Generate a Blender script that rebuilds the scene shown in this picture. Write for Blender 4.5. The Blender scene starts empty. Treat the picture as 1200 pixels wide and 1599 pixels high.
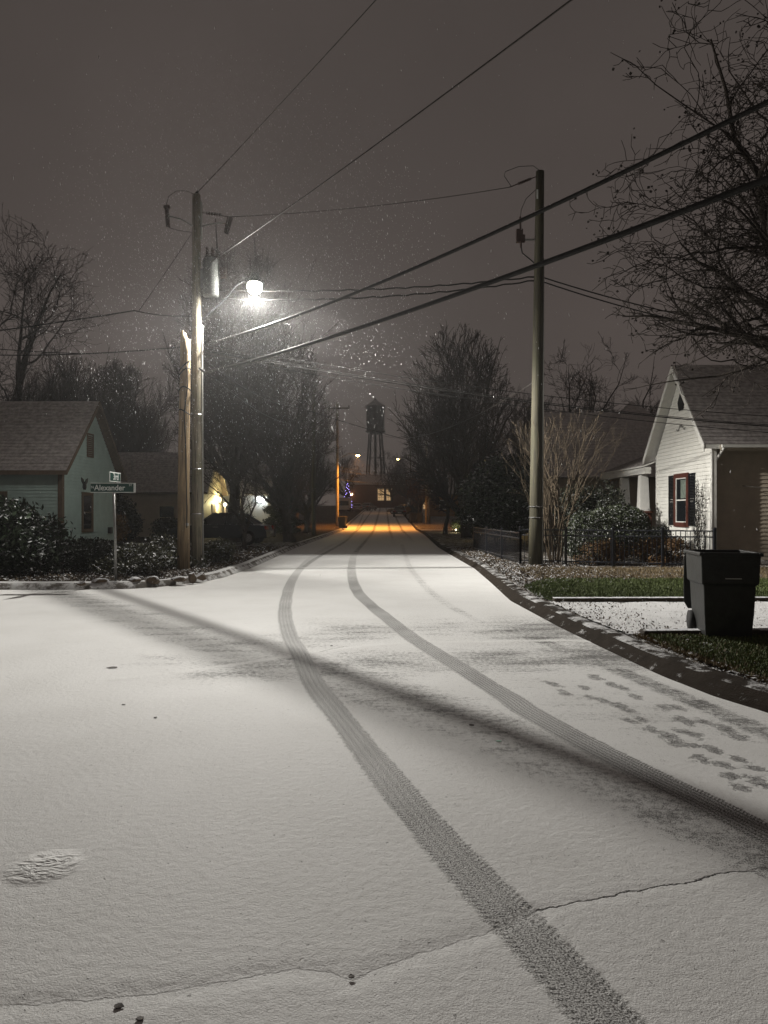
import bpy, bmesh, math, random
import numpy as np
from mathutils import Vector, Matrix
R = math.radians
S = bpy.context.scene
COL = S.collection

# ------------------------------------------------------------------ camera, sky, exposure
EYE = 1.6
FPX, CX, CY = 1109.0, 600.0, 799.5          # focal length and centre in pixels of the 1200 x 1599 photograph
cam = bpy.data.cameras.new("camera")
cam.sensor_fit = 'HORIZONTAL'; cam.sensor_width = 36.0; cam.lens = 36.0 * FPX / 1200.0
cam.clip_start = 0.05; cam.clip_end = 3000
camo = bpy.data.objects.new("camera", cam); COL.objects.link(camo)
camo.location = (0, 0, EYE); camo.rotation_euler = (R(90), 0, 0)
S.camera = camo

world = bpy.data.worlds.new("World"); S.world = world; world.use_nodes = True
wn = world.node_tree
bg = wn.nodes['Background']
tc = wn.nodes.new('ShaderNodeTexCoord'); sx = wn.nodes.new('ShaderNodeSeparateXYZ')
wn.links.new(tc.outputs['Generated'], sx.inputs[0])
ramp = wn.nodes.new('ShaderNodeValToRGB')           # low cloud over a small town: warm grey, a little lighter near the horizon
ramp.color_ramp.elements[0].position = 0.0; ramp.color_ramp.elements[0].color = (0.094, 0.077, 0.069, 1)
ramp.color_ramp.elements[1].position = 0.75; ramp.color_ramp.elements[1].color = (0.060, 0.050, 0.0455, 1)
e = ramp.color_ramp.elements.new(0.3); e.color = (0.078, 0.064, 0.058, 1)
wn.links.new(sx.outputs['Z'], ramp.inputs[0])
wnz = wn.nodes.new('ShaderNodeTexNoise'); wnz.inputs['Scale'].default_value = 2.2; wnz.inputs['Detail'].default_value = 4.0
wn.links.new(tc.outputs['Generated'], wnz.inputs['Vector'])
wmr = wn.nodes.new('ShaderNodeMapRange'); wmr.inputs[1].default_value = .3; wmr.inputs[2].default_value = .7; wmr.inputs[3].default_value = .86; wmr.inputs[4].default_value = 1.14
wn.links.new(wnz.outputs[0], wmr.inputs[0])
wmx = wn.nodes.new('ShaderNodeVectorMath'); wmx.operation = 'SCALE'
wn.links.new(ramp.outputs[0], wmx.inputs[0]); wn.links.new(wmr.outputs[0], wmx.inputs['Scale'])
wn.links.new(wmx.outputs[0], bg.inputs['Color']); bg.inputs['Strength'].default_value = 0.95

S.view_settings.view_transform = 'Standard'; S.view_settings.look = 'None'
S.view_settings.exposure = 0.0; S.view_settings.gamma = 1.0
S.render.engine = 'CYCLES'
S.cycles.use_denoising = True; S.cycles.denoiser = 'OPENIMAGEDENOISE'
S.cycles.denoising_input_passes = 'RGB_ALBEDO_NORMAL'
S.cycles.max_bounces = 5; S.cycles.diffuse_bounces = 3; S.cycles.glossy_bounces = 2
S.cycles.transmission_bounces = 3; S.cycles.transparent_max_bounces = 6; S.cycles.volume_bounces = 0
S.cycles.sample_clamp_indirect = 3.0; S.cycles.sample_clamp_direct = 0
S.cycles.caustics_reflective = False; S.cycles.caustics_refractive = False

# ------------------------------------------------------------------ measuring helpers
def gz(y):
    """height of the street: level, then a slow rise beyond 60 m"""
    t = np.clip((np.asarray(y, dtype=float) - 60) / 12, 0, 1)
    return 0.026 * np.clip(np.minimum(np.asarray(y, dtype=float), 185) - 63, 0, None) * 1.0 + 0.0 * t
def gzf(y): return float(gz(y))
def at(px, py, d):
    return Vector(((px - CX) / FPX * d, d, EYE + (CY - py) / FPX * d))
def gp(px, py, z=0.0):
    d = (EYE - z) * FPX / (py - CY)
    return ((px - CX) / FPX * d, d)

# ------------------------------------------------------------------ material helpers
def new_mat(name):
    m = bpy.data.materials.new(name); m.use_nodes = True
    nt = m.node_tree
    return m, nt, nt.nodes['Principled BSDF'], nt.nodes['Material Output']
def nd(nt, typ, ins=None, **kw):
    n = nt.nodes.new('ShaderNode' + typ)
    for k, v in kw.items(): setattr(n, k, v)
    for k, v in (ins or {}).items():
        s = n.inputs[k]
        if isinstance(v, bpy.types.NodeSocket): nt.links.new(v, s)
        else: s.default_value = v
    return n
def mth(nt, op, a, b=0.0, c=0.0, clamp=False):
    return nd(nt, 'Math', {0: a, 1: b, 2: c}, operation=op, use_clamp=clamp).outputs[0]
def mix(nt, f, a, b):
    n = nt.nodes.new('ShaderNodeMix'); n.data_type = 'RGBA'
    for s, v in ((n.inputs[0], f), (n.inputs[6], a), (n.inputs[7], b)):
        if isinstance(v, bpy.types.NodeSocket): nt.links.new(v, s)
        else: s.default_value = v if not isinstance(v, tuple) else (v + (1,))[:4]
    return n.outputs[2]
def smooth(nt, x, a, b):
    return nd(nt, 'MapRange', {0: x, 1: a, 2: b, 3: 0.0, 4: 1.0}, interpolation_type='SMOOTHSTEP').outputs[0]
def coord(nt, scale=(1, 1, 1)):
    g = nd(nt, 'NewGeometry')
    return nd(nt, 'Mapping', {0: g.outputs['Position'], 3: scale}).outputs[0]
def noise(nt, v, scale, detail=3.0, rough=0.55):
    return nd(nt, 'TexNoise', {'Vector': v, 'Scale': scale, 'Detail': detail, 'Roughness': rough}).outputs[0]
def bump(nt, h, strength, dist, normal=None):
    ins = {'Height': h, 'Strength': strength, 'Distance': dist}
    if normal is not None: ins['Normal'] = normal
    return nd(nt, 'Bump', ins).outputs[0]

def simple(name, c, rough=0.7, var=0.25, scale=6.0, bmp=0.15, stretch=(1, 1, 1), metal=0.0, snow=0.0, spec=0.3):
    """plain surface: colour with noise-driven weathering, a fine bump, optional snow lying on upward faces"""
    m, nt, b, o = new_mat(name)
    v = coord(nt, stretch)
    n1 = noise(nt, v, scale, 5); n2 = noise(nt, v, scale * 9, 2)
    f = mth(nt, 'ADD', mth(nt, 'MULTIPLY', n1, 0.7), mth(nt, 'MULTIPLY', n2, 0.3))
    f = smooth(nt, f, 0.3, 0.7)
    dark = tuple(x * (1 - var) for x in c); lite = tuple(min(1, x * (1 + var)) for x in c)
    colr = mix(nt, f, dark, lite)
    rg = rough
    if snow > 0:
        g = nd(nt, 'NewGeometry'); sp = nd(nt, 'SeparateXYZ', {0: g.outputs['Normal']})
        up = sp.outputs['Z']
        pn = noise(nt, coord(nt), 9, 4, 0.65)
        amt = mth(nt, 'ADD', up, mth(nt, 'MULTIPLY', mth(nt, 'SUBTRACT', pn, 0.5), 1.6))
        colr = mix(nt, mth(nt, 'MULTIPLY', smooth(nt, amt, 1.0 - snow * 0.6, 1.25 - snow * 0.6), 0.9), colr, (0.72, 0.73, 0.75))
    nt.links.new(colr, b.inputs['Base Color'])
    b.inputs['Roughness'].default_value = rg; b.inputs['Metallic'].default_value = metal
    b.inputs['Specular IOR Level'].default_value = spec
    if bmp > 0:
        nt.links.new(bump(nt, f, bmp, 0.02), b.inputs['Normal'])
    return m
def emit(name, c, s):
    m, nt, b, o = new_mat(name)
    b.inputs['Base Color'].default_value = (0.5, 0.5, 0.5, 1)
    b.inputs['Emission Color'].default_value = (*c, 1); b.inputs['Emission Strength'].default_value = s
    return m

def road_mat():
    """thin new snow over asphalt; tyre tracks, footprints and cracks come from measured attributes of the sheet"""
    m, nt, b, o = new_mat("snow_covered_asphalt")
    P = coord(nt)
    fine = noise(nt, P, 130, 2, 0.6); mid = noise(nt, P, 22, 4, 0.6); big = noise(nt, P, 1.3, 3, 0.5)
    vor = nd(nt, 'TexVoronoi', {'Vector': P, 'Scale': 75.0}).outputs['Distance']
    def attr(n): return nd(nt, 'Attribute', attribute_name=n)
    def track(name, half, depth, ribs, grooves, gamp):
        s = nd(nt, 'SeparateXYZ', {0: attr(name).outputs['Vector']})
        d = s.outputs['X']; l = s.outputs['Y']
        wob = mth(nt, 'ADD', mth(nt, 'MULTIPLY', mth(nt, 'SUBTRACT', mid, 0.5), 0.08), mth(nt, 'MULTIPLY', mth(nt, 'SUBTRACT', big, 0.5), 0.05))
        ad = mth(nt, 'ABSOLUTE', d)
        inside = mth(nt, 'SUBTRACT', 1.0, smooth(nt, mth(nt, 'ADD', ad, wob), half - 0.012, half + 0.016))
        rib = mth(nt, 'SINE', mth(nt, 'MULTIPLY', mth(nt, 'ADD', l, mth(nt, 'MULTIPLY', ad, 0.5)), ribs))
        edge = smooth(nt, ad, half * 0.62, half * 0.72)
        grv = mth(nt, 'SINE', mth(nt, 'MULTIPLY', d, grooves))
        t = mth(nt, 'ADD', mth(nt, 'MULTIPLY', mth(nt, 'MULTIPLY', mth(nt, 'MULTIPLY', rib, edge), mid), 0.55), mth(nt, 'MULTIPLY', mth(nt, 'MULTIPLY', grv, mid), gamp))
        t = mth(nt, 'ADD', t, mth(nt, 'MULTIPLY', mth(nt, 'SUBTRACT', fine, 0.5), 3.6))
        patch = mth(nt, 'MULTIPLY', mth(nt, 'SUBTRACT', big, 0.5), 0.5)
        return mth(nt, 'MULTIPLY', mth(nt, 'MULTIPLY', inside, s.outputs['Z']), mth(nt, 'ADD', mth(nt, 'ADD', depth, t), patch), clamp=True), inside, t
    w1, in1, t1 = track("track_near", 0.105, 0.50, 210.0, 130.0, 0.13)
    w2, in2, t2 = track("track_far", 0.115, 0.60, 260.0, 190.0, 0.30)
    soft0 = attr("wear_shade").outputs['Fac']; stain = noise(nt, coord(nt, (0.8, 2.2, 1)), 1.6, 4, 0.65)  # attribute mixes tyre wear with painted shade under the cables
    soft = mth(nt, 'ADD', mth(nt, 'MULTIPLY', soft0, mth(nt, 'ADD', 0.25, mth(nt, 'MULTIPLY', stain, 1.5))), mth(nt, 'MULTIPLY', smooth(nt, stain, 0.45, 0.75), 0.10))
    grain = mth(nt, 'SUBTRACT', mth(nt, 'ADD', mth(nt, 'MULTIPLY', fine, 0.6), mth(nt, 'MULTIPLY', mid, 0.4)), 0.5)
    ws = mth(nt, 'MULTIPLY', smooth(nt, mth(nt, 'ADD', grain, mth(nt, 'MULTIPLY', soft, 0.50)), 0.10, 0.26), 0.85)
    foot = attr("foot").outputs['Fac']
    fw = mth(nt, 'MULTIPLY', mth(nt, 'SUBTRACT', 1.0, smooth(nt, mth(nt, 'ADD', foot, mth(nt, 'ADD', mth(nt, 'MULTIPLY', mth(nt, 'SUBTRACT', mid, 0.5), 2.0), mth(nt, 'MULTIPLY', mth(nt, 'SUBTRACT', noise(nt, P, 11, 2), 0.5), 2.0))), 0.75, 1.05)),
             mth(nt, 'ADD', 0.60, mth(nt, 'MULTIPLY', grain, 5.0)), clamp=True)
    crs = nd(nt, 'SeparateXYZ', {0: attr("crack").outputs['Vector']})
    jag = mth(nt, 'MULTIPLY', mth(nt, 'SUBTRACT', noise(nt, P, 9, 5, 0.7), 0.5), 0.07)
    cd = mth(nt, 'ABSOLUTE', mth(nt, 'ADD', crs.outputs['X'], jag))
    cw = mth(nt, 'MULTIPLY', mth(nt, 'SUBTRACT', 1.0, smooth(nt, cd, 0.001, 0.0075)), crs.outputs['Y'])
    cbig = mth(nt, 'MULTIPLY', mth(nt, 'SUBTRACT', 1.0, smooth(nt, cd, 0.0, 0.06)), crs.outputs['Y'])
    speck = mth(nt, 'MULTIPLY', smooth(nt, noise(nt, P, 38, 2, 0.5), 0.69, 0.76), 0.5)
    w = mth(nt, 'MAXIMUM', w1, w2)
    w = mth(nt, 'MAXIMUM', w, ws); w = mth(nt, 'MAXIMUM', w, fw)
    w = mth(nt, 'MAXIMUM', w, cw); w = mth(nt, 'MAXIMUM', w, speck, clamp=True)
    thin = mth(nt, 'ADD', mth(nt, 'MULTIPLY', smooth(nt, big, 0.35, 0.75), 0.16), mth(nt, 'MULTIPLY', mth(nt, 'SUBTRACT', fine, 0.40), 0.9), clamp=True)
    snow_c = mix(nt, mth(nt, 'ADD', thin, mth(nt, 'MULTIPLY', vor, 0.25)), (0.84, 0.84, 0.83), (0.56, 0.55, 0.52))
    colr = mix(nt, w, snow_c, (0.055, 0.052, 0.048))
    nt.links.new(colr, b.inputs['Base Color'])
    b.inputs['Roughness'].default_value = 0.72; b.inputs['Specular IOR Level'].default_value = 0.25
    scuff = attr("scuff").outputs['Fac']
    h = mth(nt, 'ADD', mth(nt, 'MULTIPLY', fine, 0.5), mth(nt, 'MULTIPLY', mid, 0.9))
    h = mth(nt, 'SUBTRACT', h, mth(nt, 'MULTIPLY', w, 0.7))
    h = mth(nt, 'ADD', h, mth(nt, 'MULTIPLY', mth(nt, 'ADD', mth(nt, 'MULTIPLY', in1, t1), mth(nt, 'MULTIPLY', in2, t2)), 0.8))
    h = mth(nt, 'SUBTRACT', h, mth(nt, 'MULTIPLY', cbig, 0.35))
    sc = nd(nt, 'TexNoise', {'Vector': coord(nt, (1, 1.5, 1)), 'Scale': 10.0, 'Detail': 3.0, 'Distortion': 2.2}).outputs[0]
    h = mth(nt, 'ADD', h, mth(nt, 'MULTIPLY', mth(nt, 'MULTIPLY', scuff, sc), 9.0))
    b1 = bump(nt, h, 0.62, 0.011)
    nt.links.new(b1, b.inputs['Normal'])
    return m

def soil_mat(name, base, snow_amt, scale=5.0, base2=None):
    m, nt, b, o = new_mat(name)
    P = coord(nt)
    a = noise(nt, P, scale, 5, 0.65); f = noise(nt, P, scale * 11, 3, 0.6)
    c = mix(nt, smooth(nt, noise(nt, P, 26, 3), 0.35, 0.65), base, base2 or tuple(x * 2.2 for x in base))
    t = mth(nt, 'ADD', mth(nt, 'MULTIPLY', a, 0.45), mth(nt, 'MULTIPLY', f, 0.55))
    s = smooth(nt, t, 0.62 - snow_amt * 0.35, 0.70 - snow_amt * 0.30)
    nt.links.new(mix(nt, s, c, (0.74, 0.74, 0.74)), b.inputs['Base Color'])
    b.inputs['Roughness'].default_value = 0.85; b.inputs['Specular IOR Level'].default_value = 0.15
    nt.links.new(bump(nt, mth(nt, 'ADD', f, mth(nt, 'MULTIPLY', s, 0.5)), 0.8, 0.03), b.inputs['Normal'])
    return m
def kerb_mat(name, lo_s, c0, c1):
    m, nt, b, o = new_mat(name)
    P = coord(nt)
    g = nd(nt, 'NewGeometry'); z = nd(nt, 'SeparateXYZ', {0: g.outputs['True Normal']}).outputs['Z']
    n = noise(nt, P, 7, 5, 0.65); f = noise(nt, P, 70, 3)
    conc = mix(nt, n, c0, c1)
    amt = mth(nt, 'ADD', z, mth(nt, 'ADD', mth(nt, 'MULTIPLY', mth(nt, 'SUBTRACT', noise(nt, P, 3.0, 5, 0.7), 0.5), 1.3), mth(nt, 'MULTIPLY', mth(nt, 'SUBTRACT', f, 0.5), 0.3)))
    nt.links.new(mix(nt, mth(nt, 'MULTIPLY', smooth(nt, amt, lo_s, lo_s + 0.2), 0.85), conc, (0.72, 0.72, 0.72)), b.inputs['Base Color'])
    b.inputs['Roughness'].default_value = 0.95; b.inputs['Specular IOR Level'].default_value = 0.06
    nt.links.new(bump(nt, mth(nt, 'ADD', f, n), 0.8, 0.02), b.inputs['Normal'])
    return m
def leaf_mat(name, c, snow, var=0.5, rough=0.45):
    m, nt, b, o = new_mat(name)
    g = nd(nt, 'NewGeometry')
    rnd = g.outputs['Random Per Island']
    c0 = tuple(x * (1 - var) for x in c); c1 = tuple(x * (1 + var) for x in c)
    colr = mix(nt, rnd, c0, c1)
    z = nd(nt, 'SeparateXYZ', {0: g.outputs['True Normal']}).outputs['Z']
    pn = noise(nt, coord(nt), 14, 3)
    k = mth(nt, 'ADD', z, mth(nt, 'MULTIPLY', mth(nt, 'SUBTRACT', pn, 0.5), 1.4))
    colr = mix(nt, mth(nt, 'MULTIPLY', smooth(nt, k, 1.05 - snow * 0.7, 1.2 - snow * 0.7), 0.85), colr, (0.70, 0.71, 0.72))
    nt.links.new(colr, b.inputs['Base Color']); b.inputs['Roughness'].default_value = rough
    b.inputs['Specular IOR Level'].default_value = 0.35
    return m
def pole_mat(name, c, moss=(0.10, 0.11, 0.055)):
    m, nt, b, o = new_mat(name)
    v = coord(nt, (9, 9, 0.5)); n = noise(nt, v, 2.2, 6, 0.7)
    crack = nd(nt, 'TexNoise', {'Vector': coord(nt, (30, 30, 0.7)), 'Scale': 1.6, 'Detail': 5.0}).outputs[0]
    colr = mix(nt, smooth(nt, n, 0.3, 0.7), tuple(x * 0.5 for x in c), tuple(x * 1.35 for x in c))
    colr = mix(nt, mth(nt, 'MULTIPLY', smooth(nt, noise(nt, coord(nt), 1.1, 4), 0.5, 0.75), 0.55), colr, moss)
    colr = mix(nt, mth(nt, 'MULTIPLY', smooth(nt, crack, 0.58, 0.66), 0.8), colr, (0.02, 0.016, 0.012))
    nt.links.new(colr, b.inputs['Base Color']); b.inputs['Roughness'].default_value = 0.8
    nt.links.new(bump(nt, mth(nt, 'SUBTRACT', n, crack), 0.5, 0.02), b.inputs['Normal'])
    return m
def glass_mat(name, c=(0.012, 0.014, 0.016)):
    m, nt, b, o = new_mat(name)
    b.inputs['Base Color'].default_value = (*c, 1); b.inputs['Roughness'].default_value = 0.06
    b.inputs['Specular IOR Level'].default_value = 0.6
    n = noise(nt, coord(nt), 2.0, 2); nt.links.new(bump(nt, n, 0.05, 0.05), b.inputs['Normal'])
    return m

M = {}
M['road'] = road_mat()
M['kerb'] = kerb_mat('snowy_concrete_kerb', 0.62, (0.08, 0.07, 0.06), (0.20, 0.185, 0.165)); M['kerb_bare'] = kerb_mat('bare_concrete_kerb', 0.92, (0.012, 0.009, 0.007), (0.055, 0.045, 0.036))
M['yard_mulch'] = soil_mat("leafy_yard_soil", (0.022, 0.016, 0.011), 0.12)
M['yard_litter'] = soil_mat("leaf_strewn_verge", (0.045, 0.034, 0.022), 0.40)
M['far_ground'] = soil_mat("dusted_winter_lawn", (0.035, 0.028, 0.016), 0.10, 2.0)
M['gravel'] = soil_mat("snowy_gravel_drive", (0.05, 0.045, 0.04), 0.90, 4.0)
M['lawn'] = soil_mat("green_lawn_soil", (0.035, 0.046, 0.014), 0.02, 6.0)
M['grass'] = leaf_mat("green_grass", (0.085, 0.112, 0.030), 0.14, 0.45, 0.7)
M['straw'] = leaf_mat("dry_grass", (0.16, 0.12, 0.065), 0.35, 0.4, 0.8)
M['litter'] = leaf_mat("brown_leaf_litter", (0.09, 0.066, 0.042), 0.42, 0.6, 0.8)
M['pole_grey'] = pole_mat("weathered_pole_wood", (0.26, 0.23, 0.17))
M['pole_pale'] = pole_mat("pale_pole_wood", (0.36, 0.26, 0.15), (0.26, 0.19, 0.10))
M['pole_dark'] = pole_mat("dark_pole_wood", (0.050, 0.044, 0.024), (0.046, 0.048, 0.020))
M['steel'] = simple("galvanised_steel", (0.34, 0.34, 0.33), 0.45, 0.2, 12, 0.1, metal=0.6)
M['grey_plastic'] = simple("grey_pvc", (0.36, 0.36, 0.34), 0.5, 0.12, 8, 0.05)
M['black_metal'] = simple("black_painted_metal", (0.014, 0.015, 0.018), 0.45, 0.3, 14, 0.08)
M['fence_black'] = simple("black_fence_enamel", (0.012, 0.013, 0.017), 0.35, 0.3, 16, 0.06, snow=0.18, spec=0.5)
M['cable'] = simple("black_cable_sheath", (0.022, 0.021, 0.02), 0.6, 0.3, 10, 0.1, snow=0.12, spec=.15)
M['wire'] = simple("weathered_wire", (0.05, 0.045, 0.04), 0.5, 0.2, 10, 0.0, metal=0.3)
M['bark'] = simple("dark_bark", (0.055, 0.045, 0.038), 0.9, 0.45, 7, 0.6, (3, 3, 0.7))
M['bark_snow'] = simple("snow_dusted_bark", (0.055, 0.046, 0.040), 0.9, 0.45, 7, 0.6, (3, 3, 0.7), snow=0.16)
M['bark_tan'] = simple("tan_stem_bark", (0.088, 0.066, 0.042), 0.75, 0.4, 9, 0.3, (3, 3, 0.7))
M['holly'] = leaf_mat("glossy_evergreen_leaf", (0.022, 0.034, 0.018), 0.50, 0.5, 0.3)
M['boxwood'] = leaf_mat("clipped_evergreen_leaf", (0.060, 0.075, 0.038), 0.62, 0.5, 0.45)
M['dark_leaf'] = leaf_mat("dark_shrub_leaf", (0.016, 0.019, 0.011), 0.28, 0.5, 0.5)
M['cover_leaf'] = leaf_mat("ground_cover_leaf", (0.045, 0.045, 0.020), 0.50, 0.6, 0.5)
M['brown_leaf'] = leaf_mat("dry_brown_leaf", (0.15, 0.085, 0.035), 0.10, 0.5, 0.7)
M['rust_leaf'] = leaf_mat("rust_brown_leaf", (0.13, 0.055, 0.022), 0.0, 0.5, 0.7)
M['wet_leaf'] = simple("wet_dark_leaf", (0.035, 0.022, 0.015), 0.7, 0.4, 30, 0.1)
M['conifer'] = leaf_mat("conifer_needle", (0.012, 0.018, 0.010), 0.05, 0.5, 0.6)
M['teal'] = simple("teal_siding_paint", (0.34, 0.44, 0.41), 0.6, 0.10, 3, 0.05)
M['teal_trim'] = simple("brown_trim_board", (0.105, 0.075, 0.052), 0.65, 0.2, 6, 0.1, (2, 2, 0.6))
M['shingle'] = simple("snow_dusted_shingle", (0.40, 0.37, 0.36), 0.9, 0.35, 7, 0.4)
M['shingle_dark'] = simple("brown_shingle", (0.30, 0.275, 0.265), 0.9, 0.35, 7, 0.4)
M['shingle_grey'] = simple("grey_shingle", (0.50, 0.47, 0.46), 0.9, 0.25, 7, 0.4)
M['beige'] = simple("beige_siding_paint", (0.50, 0.44, 0.34), 0.65, 0.10, 3, 0.05)
M['beige_side'] = simple("tan_siding_paint", (0.46, 0.40, 0.32), 0.65, 0.10, 3, 0.05)
M['white'] = simple("white_siding_paint", (0.74, 0.73, 0.68), 0.6, 0.07, 3, 0.05)
M['white_trim'] = simple("white_trim_paint", (0.70, 0.69, 0.65), 0.5, 0.07, 5, 0.05)
M['red_trim'] = simple("brick_red_window_trim", (0.085, 0.028, 0.020), 0.6, 0.3, 8, 0.1)
M['shutter'] = simple("black_shutter_paint", (0.010, 0.011, 0.014), 0.45, 0.2, 8, 0.05)
M['glass'] = glass_mat("dark_window_glass")
M['curtain'] = simple("pale_green_curtain", (0.16, 0.19, 0.16), 0.8, 0.3, 9, 0.2)
M['brick'] = simple("red_brick", (0.10, 0.036, 0.022), 0.85, 0.4, 9, 0.3)
M['concrete'] = simple("grey_concrete", (0.22, 0.21, 0.19), 0.85, 0.2, 6, 0.2)
M['timber'] = simple("old_landscape_timber", (0.05, 0.038, 0.026), 0.85, 0.4, 6, 0.4, (1, 1, 1), snow=0.45)
M['rock'] = simple("brown_field_stone", (0.11, 0.08, 0.055), 0.85, 0.45, 5, 0.7, snow=1.15)
M['bin_dark'] = simple("charcoal_bin_plastic", (0.020, 0.021, 0.020), 0.5, 0.35, 9, 0.1, spec=0.4)
M['rubber'] = simple("black_rubber", (0.012, 0.012, 0.012), 0.8, 0.2, 12, 0.1)
M['sign_green'] = simple("green_sign_sheeting", (0.005, 0.040, 0.030), 0.45, 0.12, 6, 0.0)
M['sign_white'] = simple("white_sign_sheeting", (0.62, 0.64, 0.62), 0.5, 0.08, 6, 0.0)
M['car_blue'] = simple("dark_blue_car_paint", (0.010, 0.013, 0.020), 0.28, 0.2, 5, 0.0, spec=0.6, snow=0.22)
M['car_white'] = simple("white_car_paint", (0.55, 0.50, 0.46), 0.3, 0.1, 5, 0.0, spec=0.5)
M['car_grey'] = simple("grey_car_paint", (0.10, 0.10, 0.10), 0.3, 0.1, 5, 0.0, spec=0.5, snow=0.5)
M['car_tan'] = simple("tan_car_paint", (0.26, 0.22, 0.17), 0.3, 0.1, 5, 0.0, spec=0.5, snow=0.5)
M['chrome'] = simple("bright_trim_metal", (0.5, 0.5, 0.5), 0.25, 0.1, 10, 0.0, metal=0.9)
M['red_lens'] = simple("red_tail_lens", (0.25, 0.01, 0.01), 0.2, 0.1, 10, 0.0)
M['clear_lens'] = simple("clear_headlight_lens", (0.5, 0.5, 0.5), 0.15, 0.1, 10, 0.0)
M['tower'] = simple("weathered_tank_steel", (0.055, 0.050, 0.046), 0.8, 0.4, 0.6, 0.2, (1, 1, 0.3))
M['tower_roof'] = simple("snowy_tank_roof", (0.22, 0.21, 0.20), 0.8, 0.3, 0.8, 0.1)
M['porcelain'] = simple("brown_porcelain", (0.06, 0.04, 0.035), 0.3, 0.2, 10, 0.0)
M['tank'] = simple("grey_transformer_paint", (0.11, 0.115, 0.11), 0.5, 0.15, 6, 0.05)
M['wood_fence'] = simple("cedar_fence_board", (0.26, 0.14, 0.06), 0.75, 0.3, 5, 0.2, (4, 4, 0.5))
M['lamp_led'] = emit("street_lamp_glow", (1.0, 0.97, 0.86), 90.0)
M['lamp_sodium'] = emit("sodium_lamp_glow", (1.0, 0.62, 0.20), 60.0)
M['lamp_warm'] = emit("warm_lantern_glow", (1.0, 0.80, 0.50), 14.0)
M['lamp_cool'] = emit("cool_porch_glow", (0.88, 0.95, 1.0), 40.0)
M['lit_window'] = emit("lit_window_glow", (1.0, 0.62, 0.28), 0.45)
M['purple_led'] = emit("purple_fairy_light", (0.40, 0.30, 1.0), 4.0)
M['flake'] = simple("snowflake", (0.85, 0.85, 0.85), 0.8, 0.02, 5, 0.0)
M['scrap'] = simple("pale_plastic_scrap", (0.62, 0.85, 0.74), 0.3, 0.1, 5, 0.0)

# ------------------------------------------------------------------ mesh helpers
class MB:
    def __init__(s): s.v = []; s.f = []
    def add(s, vs, fs):
        n = len(s.v); s.v += [tuple(p) for p in vs]; s.f += [tuple(i + n for i in f) for f in fs]; return s
    def quad(s, a, b, c, d): return s.add([a, b, c, d], [(0, 1, 2, 3)])
    def box(s, x0, x1, y0, y1, z0, z1, rz=0.0, piv=None):
        vs = [Vector((x, y, z)) for z in (z0, z1) for (x, y) in ((x0, y0), (x1, y0), (x1, y1), (x0, y1))]
        if rz:
            p = Vector(piv or ((x0 + x1) / 2, (y0 + y1) / 2, 0)); m = Matrix.Rotation(rz, 3, 'Z')
            vs = [m @ (q - p) + p for q in vs]
        return s.add(vs, [(3, 2, 1, 0), (4, 5, 6, 7), (0, 1, 5, 4), (1, 2, 6, 5), (2, 3, 7, 6), (3, 0, 4, 7)])
    def hull8(s, vs):
        return s.add(vs, [(3, 2, 1, 0), (4, 5, 6, 7), (0, 1, 5, 4), (1, 2, 6, 5), (2, 3, 7, 6), (3, 0, 4, 7)])
    def bar(s, a, b, w, h, up=(0, 0, 1)):
        a = Vector(a); b = Vector(b); t = (b - a).normalized(); u = Vector(up)
        sd = t.cross(u)
        if sd.length < 1e-4: sd = t.cross(Vector((1, 0, 0)))
        sd.normalize(); u = sd.cross(t)
        vs = []
        for p in (a, b):
            vs += [p - sd * w / 2 - u * h / 2, p + sd * w / 2 - u * h / 2, p + sd * w / 2 + u * h / 2, p - sd * w / 2 + u * h / 2]
        return s.add(vs, [(3, 2, 1, 0), (4, 5, 6, 7), (0, 1, 5, 4), (1, 2, 6, 5), (2, 3, 7, 6), (3, 0, 4, 7)])
    def tube(s, pts, r, n=8, caps=True):
        pts = [Vector(p) for p in pts]; k = len(pts)
        rs = r if isinstance(r, (list, tuple)) else [r] * k
        vs = []; prev = None
        for i, p in enumerate(pts):
            t = (pts[min(i + 1, k - 1)] - pts[max(i - 1, 0)])
            t = t.normalized() if t.length > 1e-9 else Vector((0, 0, 1))
            if prev is None:
                ref = Vector((1, 0, 0)) if abs(t.x) < 0.9 else Vector((0, 1, 0))
            else: ref = prev
            a = ref - t * ref.dot(t)
            if a.length < 1e-6: a = t.orthogonal()
            a.normalize(); b = t.cross(a); prev = a
            for j in range(n):
                an = 2 * math.pi * j / n
                vs.append(p + (a * math.cos(an) + b * math.sin(an)) * rs[i])
        fs = [(i * n + j, i * n + (j + 1) % n, (i + 1) * n + (j + 1) % n, (i + 1) * n + j) for i in range(k - 1) for j in range(n)]
        if caps: fs += [tuple(reversed(range(n))), tuple(range((k - 1) * n, k * n))]
        return s.add(vs, fs)
    def lathe(s, c, prof, n=16):
        c = Vector(c)
        return s.tube([c + Vector((0, 0, z)) for r, z in prof], [max(r, 1e-4) for r, z in prof], n)
    def prism(s, poly, off):
        off = Vector(off); n = len(poly); a = [Vector(p) for p in poly]; b = [p + off for p in a]
        return s.add(a + b, [tuple(reversed(range(n))), tuple(range(n, 2 * n))] + [(i, (i + 1) % n, n + (i + 1) % n, n + i) for i in range(n)])
    def build(s, name, mat, parent=None, smooth=False, base=None, bevel=0.0):
        return mesh_obj(name, s.v, s.f, mat, parent, smooth, base, bevel)
def wloc(o):
    p = Vector((0, 0, 0))
    while o is not None: p = p + o.location; o = o.parent
    return p
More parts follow.
